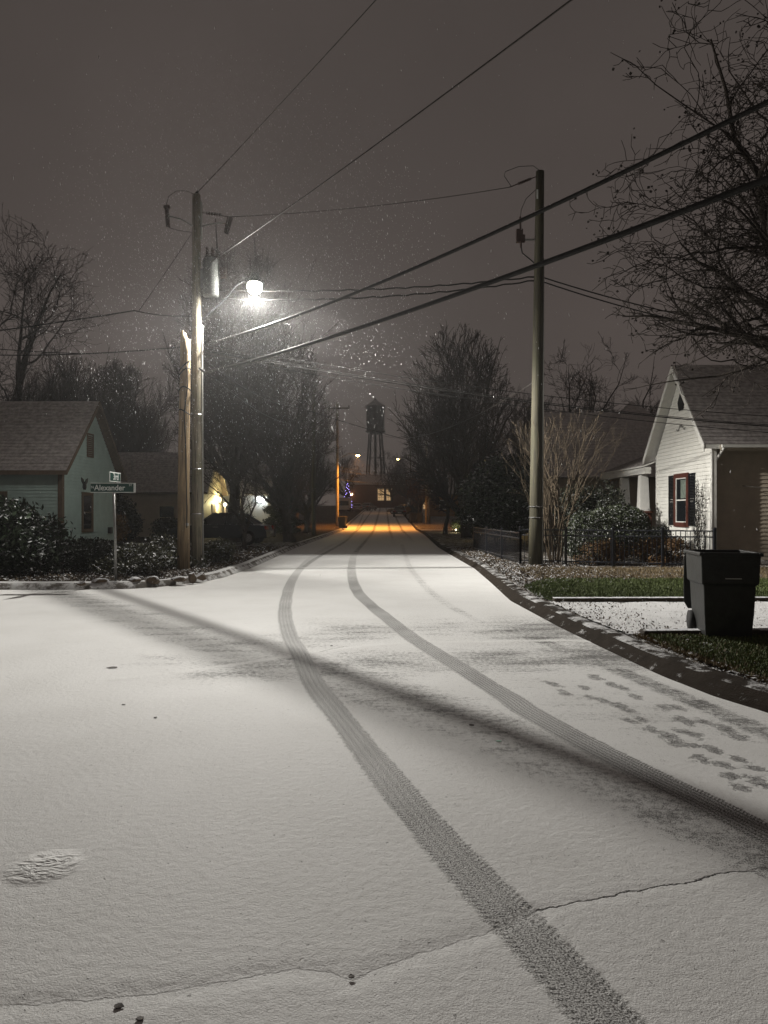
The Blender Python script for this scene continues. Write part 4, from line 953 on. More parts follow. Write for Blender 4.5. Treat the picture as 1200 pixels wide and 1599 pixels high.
for x, y, p in ((-9.52, 53.6, 1.0), (-9.22, 53.6, .4)):
    w_ = MB().lathe((x, y + .2, 2.45), [(.05, 0), (.11, .05), (.12, .16), (.04, .24)], 10).build('porch_lamp', M['lamp_cool'], h3)
    lamp('lamp_light', w_, (x, y - 1.1, 2.5), 'POINT', p * 1.3, (.86, .94, 1.0), .08)
window(h3, 'y', -11.9, -10.9, .9, 2.2, 54.0 - .018, M['white_trim'], -1, .08)

# ------------------------------------------------------------------ white house
WX, W0, W1, WE = 10.05, 21.7, 26.15, 26.0
wm, wz, wa = 23.93, 3.62, 6.42
wh = thing('house', 'white clapboard house with a steep gable, black shutters and a red window', 'house', (16, 24, .1))
sw = (wa - wz) / (W1 - wm)
mb = MB()
clap(mb, (WX, 0, 0), (0, 1, 0), (-1, 0, 0), lambda z: W0 if z <= wz else wm - (wa - z) / sw, lambda z: W1 if z <= wz else wm + (wa - z) / sw, .12, wa - .02, .125)
mb.quad((WX, W0, .1), (WX + .12, W0, .1), (WX + .12, W0, wz), (WX, W0, wz)); mb.quad((WX, W0, wz), (WX + .12, W0, wz), (WX + .12, 22.2, wz), (WX, 22.2, wz)); mb.quad((WX + .12, W0, .1), (WX + .12, 22.1, .1), (WX + .12, 22.1, wz), (WX + .12, W0, wz))
mb.build('wall', M['white'], wh)
mb = MB(); clap(mb, (0, 22.02, 0), (1, 0, 0), (0, -1, 0), lambda z: WX + .1, lambda z: WE, .12, wz + .1, .125); mb.build('wall', M['beige_side'], wh)['label'] = 'plain tan side wall facing the driveway'
wr = WX - .34
roof_slab(wh, (wr, wm, wa + .14), (WE, wm, wa + .14), (wr, 21.5, wz + .04), (WE, 21.5, wz + .04), 24, M['shingle_dark'], M['white_trim'], .13)
roof_slab(wh, (wr, wm, wa + .14), (WE, wm, wa + .14), (wr, W1 + .4, wz - .06), (WE, W1 + .4, wz - .06), 24, M['shingle_dark'], M['white_trim'], .13)
mb = MB()
for y_, z_ in ((21.49, wz + .02), (W1 + .41, wz - .08)):
    mb.prism([(wr - .03, y_, z_ - .20), (wr - .03, wm, wa - .10), (wr - .03, wm, wa + .12), (wr - .03, y_, z_ + .02)], (.026, 0, 0))
mb.build('rake_board', M['white_trim'], wh)
MB().box(WX + .13, WE, 21.478, 21.498, wz - .16, wz + .02).build('fascia', M['beige_side'], wh)
gt = MB().box(WX + .15, WE, 21.38, 21.476, wz - .07, wz + .02).build('gutter', M['white_trim'], wh)
MB().tube([(WX + .22, 21.43, wz - .07), (WX + .2, 21.6, wz - .22), (WX + .17, 21.90, wz - .45), (WX + .16, 21.94, wz - .7), (WX + .16, 21.94, .2)], .045, 8).build('downspout', M['white_trim'], gt, True)
MB().box(WX - .035, WX - .004, W0 - .01, W0 + .10, .12, wz).build('corner_board', M['white_trim'], wh)
MB().box(WX - .035, WX - .004, W1 - .10, W1 + .01, .12, wz).build('corner_board', M['white_trim'], wh)
ww = window(wh, 'x', 23.33, 24.48, 1.10, 2.90, WX - .017, M['red_trim'], -1, .15, True, M['white_trim'])
cu = MB()
for k in range(5):
    a = 23.54 + k * .085; cu.hull8([(WX - .0375, a, 2.06), (WX - .0375, a + .08, 2.06), (WX - .0355, a + .08, 2.06), (WX - .0355, a, 2.06), (WX - .0375, a + .01, 2.68), (WX - .0375, a + .075, 2.68), (WX - .0355, a + .075, 2.68), (WX - .0355, a + .01, 2.68)])
cu.build('curtain', M['curtain'], ww)
for a, b in ((22.86, 23.31), (24.50, 24.95)):
    s_ = MB(); s_.box(WX - .055, WX - .018, a, a + .05, 1.15, 2.86).box(WX - .055, WX - .018, b - .05, b, 1.15, 2.86).box(WX - .055, WX - .018, a + .05, b - .05, 2.80, 2.86).box(WX - .055, WX - .018, a + .05, b - .05, 1.15, 1.21).box(WX - .055, WX - .018, a + .05, b - .05, 1.97, 2.03)
    for k in range(32):
        z = 1.22 + k * .0495
        if abs(z - 2.0) > .045: s_.hull8([(WX - .025, a + .05, z), (WX - .048, a + .05, z - .012), (WX - .048, b - .05, z - .012), (WX - .025, b - .05, z), (WX - .025, a + .05, z + .03), (WX - .048, a + .05, z + .012), (WX - .048, b - .05, z + .012), (WX - .025, b - .05, z + .03)])
    s_.build('shutter', M['shutter'], wh)
MB().prism([(WX - .05, wm, 5.72), (WX - .05, wm - .27, 5.30), (WX - .05, wm - .16, 5.02), (WX - .05, wm + .16, 5.02), (WX - .05, wm + .27, 5.30)], (.03, 0, 0)).build('gable_vent', M['shutter'], wh)
sc_ = MB()
for q, s in ((0, 1), (1, -1)):
    sc_.tube([(WX - .04, wm + s * (.05 + .22 * a - .06 * math.sin(a * 5)), 4.45 + .10 * math.sin(a * 6)) for a in np.linspace(0, 1, 10)], .014, 5)
tag(sc_.build('wall_ornament', M['steel'], base=(WX, wm, 4.4)), 'grey scroll ornament fixed to the white gable under the dark vent', 'wall ornament')
# porch on the street side
py0, py1 = 26.2, 31.5
roof_slab(wh, (12.3, py0, 4.35), (12.3, py1, 4.35), (9.55, py0, 3.32), (9.55, py1, 3.32), 12, M['shingle_dark'], M['white_trim'], .05, 'porch_roof')
MB().box(9.62, 9.86, py0, py1, 3.02, 3.26).build('porch_beam', M['white_trim'], wh)
MB().box(9.5, 12.3, py0, py1, .1, .55).build('porch_floor', M['concrete'], wh)
mb = MB(); clap(mb, (12.3, 0, 0), (0, 1, 0), (-1, 0, 0), lambda z: py0, lambda z: py1, .55, 4.2, .125)
mb.build('wall', M['beige_side'], wh)
for y in (26.95, 29.05):
    c_ = MB(); c_.hull8([(9.66, y - .18, 1.72), (10.02, y - .18, 1.72), (10.02, y + .18, 1.72), (9.66, y + .18, 1.72), (9.70, y - .14, 3.0), (9.98, y - .14, 3.0), (9.98, y + .14, 3.0), (9.70, y + .14, 3.0)])
    c_.box(9.64, 10.04, y - .20, y + .20, 1.64, 1.719).build('porch_column', M['white_trim'], wh)
    MB().box(9.60, 10.08, y - .24, y + .24, .12, 1.56).box(9.56, 10.12, y - .28, y + .28, 1.561, 1.639).build('porch_pier', M['brick'], wh)

# ------------------------------------------------------------------ hip roofed house behind it
gh = thing('house', 'dim house with a long grey hip roof beyond the white porch', 'house', (12, 38, .1))
ap = Vector((13.25, 38, 7.55)); C4 = [Vector(p) for p in ((9.3, 34.3, 3.3), (17.6, 34.3, 3.3), (17.6, 41.7, 3.3), (9.3, 41.7, 3.3))]
mb = MB()
for k in range(4): shingles(mb, C4[k], C4[(k + 1) % 4], ap, ap, 26)
mb.build('roof', M['shingle_grey'], gh)
mb = MB(); shingles(mb, (7.4, 34.6, 3.3), (13.2, 34.6, 3.3), (8.2, 38.2, 6.95), (13.2, 38.2, 6.95), 24); shingles(mb, (7.4, 41.5, 3.3), (13.2, 41.5, 3.3), (8.2, 38.2, 6.95), (13.2, 38.2, 6.95), 24); shingles(mb, (7.4, 34.6, 3.3), (7.4, 41.5, 3.3), (8.2, 38.2, 6.95), (8.2, 38.2, 6.95), 24)
mb.build('roof', M['shingle_grey'], gh)
mb = MB(); clap(mb, (0, 35, 0), (1, 0, 0), (0, -1, 0), lambda z: 7.7, lambda z: 17.2, .12, 3.3, .13); clap(mb, (7.7, 0, 0), (0, 1, 0), (-1, 0, 0), lambda z: 35, lambda z: 41, .12, 3.3, .13)
mb.build('wall', M['beige_side'], gh)
mb = MB(); clap(mb, (0, 38.0, 0), (1, 0, 0), (0, -1, 0), lambda z: 5.5, lambda z: 7.7, .12, 2.4, .13); mb.build('porch_wall', M['beige'], gh)
wl = MB().lathe((6.3, 37.7, 1.7), [(.04, 0), (.08, .06), (.08, .18), (.02, .24)], 10).build('wall_lamp', M['lamp_warm'], gh)
lamp('lamp_light', wl, (6.3, 37.4, 1.75), 'POINT', 22, (1.0, .80, .34), .06)

# ------------------------------------------------------------------ black iron fence
def fence(label, a, b, zb, zt, npost, gap=.115):
    a, b = Vector(a), Vector(b); t = thing('fence', label, 'fence', ((a.x + b.x) / 2, (a.y + b.y) / 2, zb)); L = (b - a).length; u = (b - a) / L
    for k in range(npost + 1):
        p = a + u * L * k / npost
        q = MB().box(p.x - .032, p.x + .032, p.y - .032, p.y + .032, zb - .05, zt + .05); q.hull8([(p.x - .042, p.y - .042, zt + .05), (p.x + .042, p.y - .042, zt + .05), (p.x + .042, p.y + .042, zt + .05), (p.x - .042, p.y + .042, zt + .05), (p.x - .01, p.y - .01, zt + .085), (p.x + .01, p.y - .01, zt + .085), (p.x + .01, p.y + .01, zt + .085), (p.x - .01, p.y + .01, zt + .085)])
        q.build('post', M['fence_black'], t)
    for z in (zt - .015, zt - .17, zb + .12):
        MB().bar((a.x, a.y, z), (b.x, b.y, z), .028, .034).build('rail', M['fence_black'], t)
    pk = MB(); n = int(L / gap)
    for k in range(1, n):
        p = a + u * L * k / n; pk.bar((p.x, p.y, zb + .05), (p.x, p.y, zt - .03), .017, .017)
    pk.build('pickets', M['fence_black'], t)
    return t
fence('black iron fence running along the verge away from the dark pole', (3.45, 27.2), (3.85, 20.05), .10, 1.02, 3)
fence('black iron fence along the lawn in front of the white house', (3.85, 20.05), (8.55, 18.35), .12, 1.12, 4)

# ------------------------------------------------------------------ rubbish bins
def make_bin(label, loc, rz, lid_open):
    t = thing('rubbish_bin', label, 'rubbish bin', (0, 0, 0))
    def ring(w, d, z, yo=0.0): return [(-w / 2, -d / 2 + yo, z), (w / 2, -d / 2 + yo, z), (w / 2, d / 2 + yo, z), (-w / 2, d / 2 + yo, z)]
    # local: the lid hinge and the wheels are on the -x side
    prof = [(.50, .52, .03), (.54, .57, .30), (.565, .60, .60), (.57, .605, .62), (.62, .66, .645), (.645, .69, .98), (.645, .69, .99)]
    vs = []; fs = []
    for w, d, z in prof: vs += ring(d, w, z)
    n = len(prof)
    for i in range(n - 1):
        for j in range(4): fs.append((i * 4 + j, i * 4 + (j + 1) % 4, (i + 1) * 4 + (j + 1) % 4, (i + 1) * 4 + j))
    k = len(vs)
    for w, d, z in ((.60, .645, .99), (.56, .60, .62), (.48, .50, .08)): vs += ring(d, w, z)
    for j in range(4): fs.append(((n - 1) * 4 + j, (n - 1) * 4 + (j + 1) % 4, k + (j + 1) % 4, k + j))
    for i in range(2):
        for j in range(4): fs.append((k + i * 4 + j, k + i * 4 + (j + 1) % 4, k + (i + 1) * 4 + (j + 1) % 4, k + (i + 1) * 4 + j))
    fs.append((3, 2, 1, 0)); fs.append((k + 8, k + 9, k + 10, k + 11))
    MB().add(vs, fs).build('body', M['bin_dark'], t, bevel=.018)
    rm = MB(); a, b = .365, .345
    rm.box(-a, a, -b, -b + .045, .965, 1.005).box(-a, a, b - .045, b, .965, 1.005).box(-a, -a + .045, -b + .045, b - .045, .965, 1.005).box(a - .045, a, -b + .045, b - .045, .965, 1.005)
    rm.build('rim', M['bin_dark'], t, bevel=.008)
    MB().box(.3275, .333, -.06, .12, .70, .745).build('marking', M['grey_plastic'], t)
    MB().tube([(-.41, -.24, .93), (-.43, 0, .93), (-.41, .24, .93)], .02, 8).build('handle', M['bin_dark'], t, True)
    for y in (-.27, .27):
        w = MB().tube([(-.27, y - .03, .13), (-.27, y + .03, .13)], .13, 18).build('wheel', M['rubber'], t, True)
    if lid_open:
        vs = []
        for z, w, bow in ((.99, .60, 0.0), (.95, .64, .03), (.6, .64, .05), (.34, .62, .05), (.25, .52, .03)):
            vs += [(-.40 - .02 - (1 - z) * .10, -w / 2, z), (-.40 - .02 - (1 - z) * .10 - .03 - bow, -w / 2 + .03, z), (-.40 - .02 - (1 - z) * .10 - .03 - bow, w / 2 - .03, z), (-.40 - .02 - (1 - z) * .10, w / 2, z)]
        fs = [(i * 4 + j, i * 4 + (j + 1) % 4, i * 4 + 4 + (j + 1) % 4, i * 4 + 4 + j) for i in range(4) for j in range(4)] + [(3, 2, 1, 0), (16, 17, 18, 19)]
        MB().add(vs, fs).build('lid', M['bin_dark'], t, bevel=.012)
    else:
        MB().hull8([(-.40, -.36, 1.007), (.39, -.36, 1.007), (.39, .36, 1.007), (-.40, .36, 1.007), (-.36, -.3, 1.07), (.30, -.3, 1.07), (.30, .3, 1.07), (-.36, .3, 1.07)]).build('lid', M['bin_dark'], t, bevel=.02)
    t.location = loc; t.rotation_euler = (0, 0, rz)
    return t
make_bin('dark wheeled bin with its lid hanging open on the grass by the driveway', (4.02, 8.45, .13), R(-99), True)
make_bin('closed dark bin on the kerb beside the orange lit road and crossarm pole', (-3.72, 63.5, .14), R(170), False)
make_bin('dark bin on the far kerb under the round tree, in orange light', (3.05, 76, gzf(76) + .13), R(15), False)
make_bin('second dark bin touching its neighbour on the far kerb under the round tree', (3.85, 76.2, gzf(76) + .13), R(-10), False)

# ------------------------------------------------------------------ vehicles
def make_car(name, label, cat, loc, rz, paint, L=4.6, W=1.78, H=1.42, simple_=False):
    """nose towards local +x"""
    t = thing(name, label, cat, (0, 0, 0)); h = W / 2
    lo_ = [(-.5, .34), (-.495, .62), (-.47, .86), (-.30, .93), (.12, .92), (.30, .86), (.46, .74), (.495, .60), (.5, .34)]
    def sec(w, prof): return [(x * L, w, z) for x, z in prof]
    st = [(-h + .06, .97), (-h, 1.0), (h, 1.0), (h - .06, .97)]
    vs = []; fs = []; n = len(lo_)
    rows = [(-h + .10, -.03), (-h, 0), (-h + .02, .0), (h - .02, .0), (h, 0), (h - .10, -.03)]
    for k, (y, dz) in enumerate(((-h, -.04), (-h + .10, 0), (0, .02), (h - .10, 0), (h, -.04))):
        vs += [(x * L * (1.0 if abs(y) < h - .2 else .975), y, z + (dz if z > .5 else 0)) for x, z in lo_]
    for k in range(4):
        for i in range(n - 1): fs.append((k * n + i, k * n + i + 1, (k + 1) * n + i + 1, (k + 1) * n + i))
        fs.append(((k + 1) * n, (k + 1) * n + n - 1, k * n + n - 1, k * n))
    fs.append(tuple(range(n))); fs.append(tuple(reversed(range(4 * n, 5 * n))))
    MB().add(vs, fs).build('body', paint, t, bevel=.03)
    a = h - .10; b = h - .27; z0, z1 = .90, H
    gx0, gx1, rx0, rx1 = -.36 * L, .20 * L, -.20 * L, .045 * L
    base_ = [(gx0, -a, z0), (gx1, -a, z0), (gx1, a, z0), (gx0, a, z0)]; top = [(rx0, -b, z1 - .03), (rx1, -b, z1 - .03), (rx1, b, z1 - .03), (rx0, b, z1 - .03)]
    MB().hull8([Vector(p) for p in base_ + top]).build('glasshouse', M['glass'], t, bevel=.02)
    MB().hull8([(rx0 - .12, -b - .012, z1 - .055), (rx1 + .10, -b - .012, z1 - .055), (rx1 + .10, b + .012, z1 - .055), (rx0 - .12, b + .012, z1 - .055), (rx0 + .05, -b + .1, z1 + .012), (rx1 - .05, -b + .1, z1 + .012), (rx1 - .05, b - .1, z1 + .012), (rx0 + .05, b - .1, z1 + .012)]).build('roof', paint, t, bevel=.02)
    pl = MB()
    for s in (-1, 1):
        pl.bar((gx1, s * (a + .005), z0), (rx1, s * (b + .005), z1 - .03), .05, .06); pl.bar((gx0, s * (a + .005), z0), (rx0, s * (b + .005), z1 - .03), .05, .10)
        pl.bar((-.09 * L, s * (a + .006), z0), (-.09 * L, s * (b + .006), z1 - .03), .05, .06)
    pl.build('pillars', paint, t)
    for sx2 in (-.31 * L, .31 * L):
        for s in (-1, 1):
            w = MB().tube([(sx2, s * (h - .20), .32), (sx2, s * (h + .012), .32)], .32, 22).build('wheel', M['rubber'], t, True)
            MB().lathe((0, 0, 0), [(.001, 0), (.2, .0), (.2, .01)], 14)
            MB().tube([(sx2, s * (h + .0125), .32), (sx2, s * (h + .02), .32)], .19, 14).build('rim', M['chrome'], w)
    for s in (-1, 1):
        MB().box(L * .462, L * .485, s * h * .78 - .16, s * h * .78 + .16, .60, .72).build('headlight', M['clear_lens'], t)
        MB().box(-L * .488, -L * .468, s * h * .76 - .17, s * h * .76 + .17, .68, .84).build('tail_light', M['red_lens'], t)
        if not simple_:
            MB().box(gx1 - .25, gx1 - .10, s * (h + .05) - .06, s * (h + .05) + .06, .94, 1.06).build('mirror', paint, t, bevel=.02)
            MB().box(-.02 * L, .03 * L, s * (h + .012) - .012, s * (h + .012) + .012, .78, .81).build('door_handle', M['chrome'], t)
    MB().box(-L * .502, -L * .488, -.26, .26, .50, .62).build('number_plate', M['sign_white'], t)
    t.location = loc; t.rotation_euler = (0, 0, rz)
    return t
make_car('car', 'dark snow dusted sedan parked in the driveway behind the corner poles', 'car', (-7.35, 32.2, .14), R(176), M['car_blue'])
make_car('car', 'tan car with a snowy roof parked at the far end of the street', 'car', (-4.9, 128, gzf(128) + .02), R(95), M['car_tan'], simple_=True)
make_car('car', 'grey car at the far end between the tan car and the tower legs', 'car', (-2.9, 134, gzf(134) + .02), R(70), M['car_grey'], simple_=True)
make_car('car', 'snow topped pale car parked before the slanting orange fence', 'car', (2.9, 112, gzf(112) + .02), R(160), M['car_tan'], simple_=True)
make_car('car', 'dark car parked at the kerb just past the orange pool of light', 'car', (2.2, 99, gzf(99) + .02), R(88), M['car_blue'], simple_=True)
vt_ = thing('van', 'pale boxy truck beside the purple fairy lights down the street', 'truck', (0, 0, 0))
MB().box(-1.0, 1.0, -1.2, 2.6, .75, 2.5).build('cargo_box', M['car_white'], vt_, bevel=.05)
cb = MB().hull8([(-.92, -3.2, .45), (.92, -3.2, .45), (.92, -1.22, .45), (-.92, -1.22, .45), (-.85, -2.5, 2.1), (.85, -2.5, 2.1), (.85, -1.22, 2.15), (-.85, -1.22, 2.15)]).build('cab', M['car_white'], vt_, bevel=.05)
MB().hull8([(-.8, -2.98, 1.2), (.8, -2.98, 1.2), (.8, -2.90, 1.18), (-.8, -2.9, 1.18), (-.76, -2.64, 1.95), (.76, -2.64, 1.95), (.76, -2.56, 1.95), (-.76, -2.56, 1.95)]).build('windscreen', M['glass'], cb)
for x in (-.85, .85):
    for y in (-2.4, 1.7): MB().tube([(x - .12, y, .38), (x + .12, y, .38)], .38, 16).build('wheel', M['rubber'], vt_, True)
    MB().box(x * .8 - .15, x * .8 + .15, -3.23, -3.18, .75, .95).build('headlight', M['clear_lens'], vt_)
vt_.location = (-6.7, 122, gzf(122))

# ------------------------------------------------------------------ the far end: tower, mill, fence, house, lit tree
wt = thing('water_tower', 'tall dark water tower with a conical roof at the end of the street', 'water tower', (-2.9, 240, gzf(185)))
tx, ty = -2.9, 240.0
mb = MB().lathe((tx, ty, 0), [(3.0, 28.8), (3.05, 29.2), (3.05, 36.9), (3.1, 37.2), (2.9, 37.2)], 32)
for z in (30.5, 32.5, 34.5): mb.lathe((tx, ty, z), [(3.06, 0), (3.1, .05), (3.1, .2), (3.06, .25)], 32)
mb.build('tank', M['tower'], wt, True)
mb = MB().lathe((tx, ty, 0), [(3.45, 37.1), (3.45, 37.3), (1.8, 38.5), (.35, 39.5), (.3, 39.9), (.05, 40.3)], 32); mb.build('roof', M['tower_roof'], wt)
MB().lathe((tx, ty, 28.2), [(2.4, 0), (3.5, .5), (3.5, .62), (3.0, .62)], 32).build('balcony', M['tower'], wt)
LG = []
for a in (45, 135, 225, 315):
    ca_, sa_ = math.cos(R(a + 12)), math.sin(R(a + 12)); p0 = Vector((tx + 4.7 * ca_, ty + 4.7 * sa_, gzf(185))); p1 = Vector((tx + 2.5 * ca_, ty + 2.5 * sa_, 28.6)); LG.append((p0, p1))
    MB().tube([p0, p1], .26, 8).build('leg', M['tower'], wt)
MB().tube([(tx, ty, 2), (tx, ty, 28.6)], .42, 14).build('riser_pipe', M['tower'], wt, True)
br = MB()
for k in range(4):
    (p0, p1), (q0, q1) = LG[k], LG[(k + 1) % 4]
    for f in (.02, .34, .66):
        br.tube([p0.lerp(p1, f), q0.lerp(q1, f + .32)], .07, 5); br.tube([q0.lerp(q1, f), p0.lerp(p1, f + .32)], .07, 5); br.tube([p0.lerp(p1, f + .32), q0.lerp(q1, f + .32)], .11, 5)
br.build('bracing', M['tower'], wt)
gm = gzf(185)
ml = thing('building', 'low dark mill building with two tall lit windows below the water tower', 'building', (1, 182, gm))
MB().box(-9, 6, 180, 190, gm - .3, gm + 5.4).build('wall', M['brick'], ml)
MB().prism([(-9.4, 179.5, gm + 5.4), (-9.4, 185, gm + 8.2), (-9.4, 190.5, gm + 5.4)], (15.8, 0, 0)).build('roof', M['shingle_grey'], ml)
for x in (-.8, 1.4):
    w_ = MB().box(x - .85, x + .85, 179.9, 179.98, gm + 1.3, gm + 4.4).build('window', M['white_trim'], ml)
    MB().box(x - .75, x + .75, 179.86, 179.895, gm + 1.4, gm + 4.3).build('pane', M['lit_window'], w_)
    mu = MB()
    for k in (-.25, .25): mu.box(x + k - .025, x + k + .025, 179.83, 179.855, gm + 1.4, gm + 4.3)
    for z in (2.1, 2.85, 3.6): mu.box(x - .75, x + .75, 179.80, 179.828, gm + z - .03, gm + z + .03)
    mu.build('muntins', M['teal_trim'], w_)
w_ = MB().lathe((-8.2, 179.6, gm + 2.7), [(.05, 0), (.28, .1), (.28, .4), (.05, .5)], 10).build('wall_lamp', M['lamp_warm'], ml)
lamp('lamp_light', w_, (-8.2, 179.0, gm + 2.9), 'POINT', 22, (1.0, .75, .42), .2)
MB().box(-3, 3.2, 160, 160.8, gzf(160) - .1, gzf(160) + 1.3).build('hedge_wall', M['brick'], None, base=(0, 160, gzf(160)))
tag(bpy.data.objects['hedge_wall'], 'low dark brick wall closing the end of the street under the lit windows', 'wall'); bpy.data.objects['hedge_wall'].name = 'garden_wall'
fx0, fx1, fy = 2.6, 5.4, 108.0
fo = thing('fence', 'orange lit board fence with a slanting top beside the parked cars', 'fence', (4, fy, gzf(fy)))
pb = MB(); k = 0; x = fx0
while x < fx1:
    f_ = (x - fx0) / (fx1 - fx0); pb.box(x, x + .145, fy, fy + .025, gzf(fy) + .05, gzf(fy) + .85 + 1.25 * f_); x += .15
pb.build('boards', M['wood_fence'], fo)
MB().box(fx0, fx1, fy + .026, fy + .07, gzf(fy) + .3, gzf(fy) + .4).build('rail', M['wood_fence'], fo)
lamp_y = 92
bh = thing('house', 'brown house with a lit doorway behind the rust leaved tree', 'house', (8, 98, gzf(98)))
g8 = gzf(98)
mb = MB(); clap(mb, (0, 95, 0), (1, 0, 0), (0, -1, 0), lambda z: 4.9, lambda z: 13, g8 + .1, g8 + 3.2, .16); clap(mb, (4.9, 0, 0), (0, 1, 0), (-1, 0, 0), lambda z: 95, lambda z: 103, g8 + .1, g8 + 3.2, .16); mb.build('wall', M['wood_fence'], bh)
roof_slab(bh, (4.5, 99, g8 + 6), (13.5, 99, g8 + 6), (4.5, 94.5, g8 + 3.1), (13.5, 94.5, g8 + 3.1), 16, M['shingle_grey'], M['teal_trim'])
dr = MB().box(5.1, 5.9, 94.93, 94.97, g8 + .15, g8 + 2.2).build('door', M['white_trim'], bh); MB().box(5.25, 5.75, 94.9, 94.925, g8 + 1.1, g8 + 2.05).build('door_pane', M['lit_window'], dr)
window(bh, 'y', 7.4, 8.6, g8 + 1.0, g8 + 2.3, 95 - .02, M['white_trim'], -1, .08)
# fairy light tree
ct = thing('conifer_tree', 'small dark conifer wound with purple fairy lights beside the pale truck', 'tree', (-6.45, 126, gzf(126)))
MB().tube([(-6.45, 126, gzf(126)), (-6.45, 126, gzf(126) + 4.9)], [.1, .02], 7).build('trunk', M['bark'], ct)
r_ = np.random.default_rng(3); n = 3500; zz = r_.uniform(.4, 5.1, n); rr = (5.2 - zz) * .22 * r_.uniform(.3, 1, n) ** .5; an = r_.uniform(0, 6.28, n)
C = np.stack([-6.45 + rr * np.cos(an), 126 + rr * np.sin(an), gzf(126) + zz], 1); U, V = rand_frames(r_, n); v, f = leaf_np(C, U * .05, V * .12); mesh_obj('crown', v, f, M['conifer'], ct)
lt = MB()
for k in range(22):
    z = .5 + k * .21; a = -1.6 + 1.3 * math.sin(k * 2.4); r0 = (5.3 - z) * .22
    lt.lathe((-6.45 + r0 * math.cos(a), 126 + r0 * math.sin(a), gzf(126) + z), [(.01, 0), (.06, .05), (.06, .09), (.01, .14)], 6)
lt.build('fairy_lights', M['purple_led'], ct)

# ------------------------------------------------------------------ bare trees
UP = dict(lift=.32, spread=.50, wob=.095, ratio=.60)
def bare(seed, label, base, c, rad, tr, fork, limbs, ch, mat='bark', group='bare winter trees', pods=False, **kw):
    return Tree(seed, base, c, rad, tr, fork, limbs, ch, **kw).build('bare_tree', label, group, M[mat], base, 'tree', pods)
bare(1, 'wide bare tree rising behind the teal house roof', (-20.5, 38, .1), (-20.5, 38, 10.3), (6.6, 5, 7.2), .42, 3.6, 11, (9, 7, 6), limb_spread=1.25, twig=.012)
bare(2, 'lower rounded bare tree between the teal and beige house roofs', (-19.6, 55, .1), (-19.6, 55, 7.5), (4.8, 4, 6.0), .3, 2.6, 10, (8, 7, 6), twig=.014, **UP)
bare(12, 'small bare tree just above the beige house ridge', (-23.5, 52, .1), (-23.5, 52, 8.2), (4.6, 4, 5.2), .3, 2.6, 9, (8, 7, 6), twig=.014, **UP)
bare(3, 'tall dense bare tree standing behind the lit street lamp', (-7.9, 37, .1), (-7.5, 37, 8.6), (4.0, 3.4, 7.0), .36, 3.4, 19, (10, 7, 5), 'bark_snow', twig=.014, skirt=.25, limb_spread=1.1, **UP)
bare(4, 'thick trunked dense bare tree at the verge beyond the parked sedan', (-4.6, 34.8, .1), (-5.4, 34.8, 6.2), (2.7, 2.6, 5.0), .27, 1.8, 13, (9, 7, 5), 'bark_snow', twig=.014, skirt=.5, limb_spread=1.2, **UP)
bare(5, 'dark bare street tree next to the thin bare pole', (-5.6, 52, .1), (-5.6, 52, 6.0), (2.6, 2.6, 5.6), .26, 1.8, 13, (9, 7, 5), twig=.013, skirt=.5, limb_spread=1.1, **UP)
bare(6, 'bare street tree beside the crossarm pole', (-8.2, 66, .2), (-8.0, 66, 5.6), (3.0, 2.6, 5.6), .26, 2.0, 12, (8, 6, 5), twig=.015, skirt=.5, limb_spread=1.1, **UP)
bare(7, 'small multi limbed bare tree in front of the parked sedan', (-5.35, 27.2, .1), (-5.3, 27.2, 2.75), (1.9, 1.5, 1.75), .10, .95, 9, (8, 6, 5), twig=.007, limb_spread=1.25, seg=.25)
bare(8, 'big round crowned bare tree beside the street beyond the evergreen', (4.75, 41, .1), (4.15, 41, 6.7), (3.5, 3.2, 5.8), .26, 1.7, 16, (9, 6, 5), twig=.0145, skirt=.6, limb_spread=1.1, **UP)
bare(9, 'slim trunked bare tree just beyond the round crowned tree', (4.1, 47.5, .1), (4.8, 47.5, 5.6), (2.7, 2.6, 4.4), .15, 2.2, 11, (8, 6, 4), twig=.017, skirt=.5, limb_spread=1.1, **UP)
bare(10, 'open bare tree standing clear above the grey hip roof', (17.6, 62, .1), (17.8, 62, 11.2), (4.5, 4, 6.2), .30, 5.5, 9, (7, 6, 5), twig=.016, limb_spread=1.0, lift=.3)
bare(11, 'smaller bare tree between the hip roof and the white gable', (20.6, 58, .1), (20.6, 58, 9.3), (3.2, 3, 4.6), .22, 4.5, 8, (7, 6, 5), twig=.015, lift=.3)
bare(13, 'bare tree half hidden between the round tree and the dark pole', (11.0, 58, .1), (11.0, 58, 7.0), (4.4, 3, 5.0), .28, 2.6, 11, (8, 7, 5), twig=.015, skirt=.4, **UP)
bare(41, 'great bare tree with seed heads leaning over the white house roof', (9.5, 13.4, .1), (8.4, 13.2, 8.1), (5.0, 3.0, 4.9), .24, 4.6, 21, (9, 6, 5, 3), twig=.0072, limb_spread=1.42, lift=.07, wob=.17, spread=.75, seg=.24, levels=5, pods=True)
for k, (x, y, z, rx_, rz_) in enumerate(((1.8, 165, 10, 4.5, 6.5), (4.6, 140, 10, 5, 7.5), (9.5, 120, 9.5, 5, 7), (-7.5, 140, 9, 4.5, 7))):
    bare(20 + k, ('distant bare tree right behind the water tower legs', 'distant bare tree beside the farthest street lamp', 'distant bare tree behind the brown house', 'distant bare tree behind the crossarm pole')[k], (x, y, gzf(y)), (x, y, z), (rx_, 4, rz_), .35, gzf(y) + 3, 9, (8, 6, 5), twig=.022, lift=.3, limb_spread=1.1)
ft_ = [(-34, 70), (-44, 62), (-30, 90), (30, 75), (38, 66), (26, 95), (-22, 120), (16, 150), (-16, 160), (34, 130)]
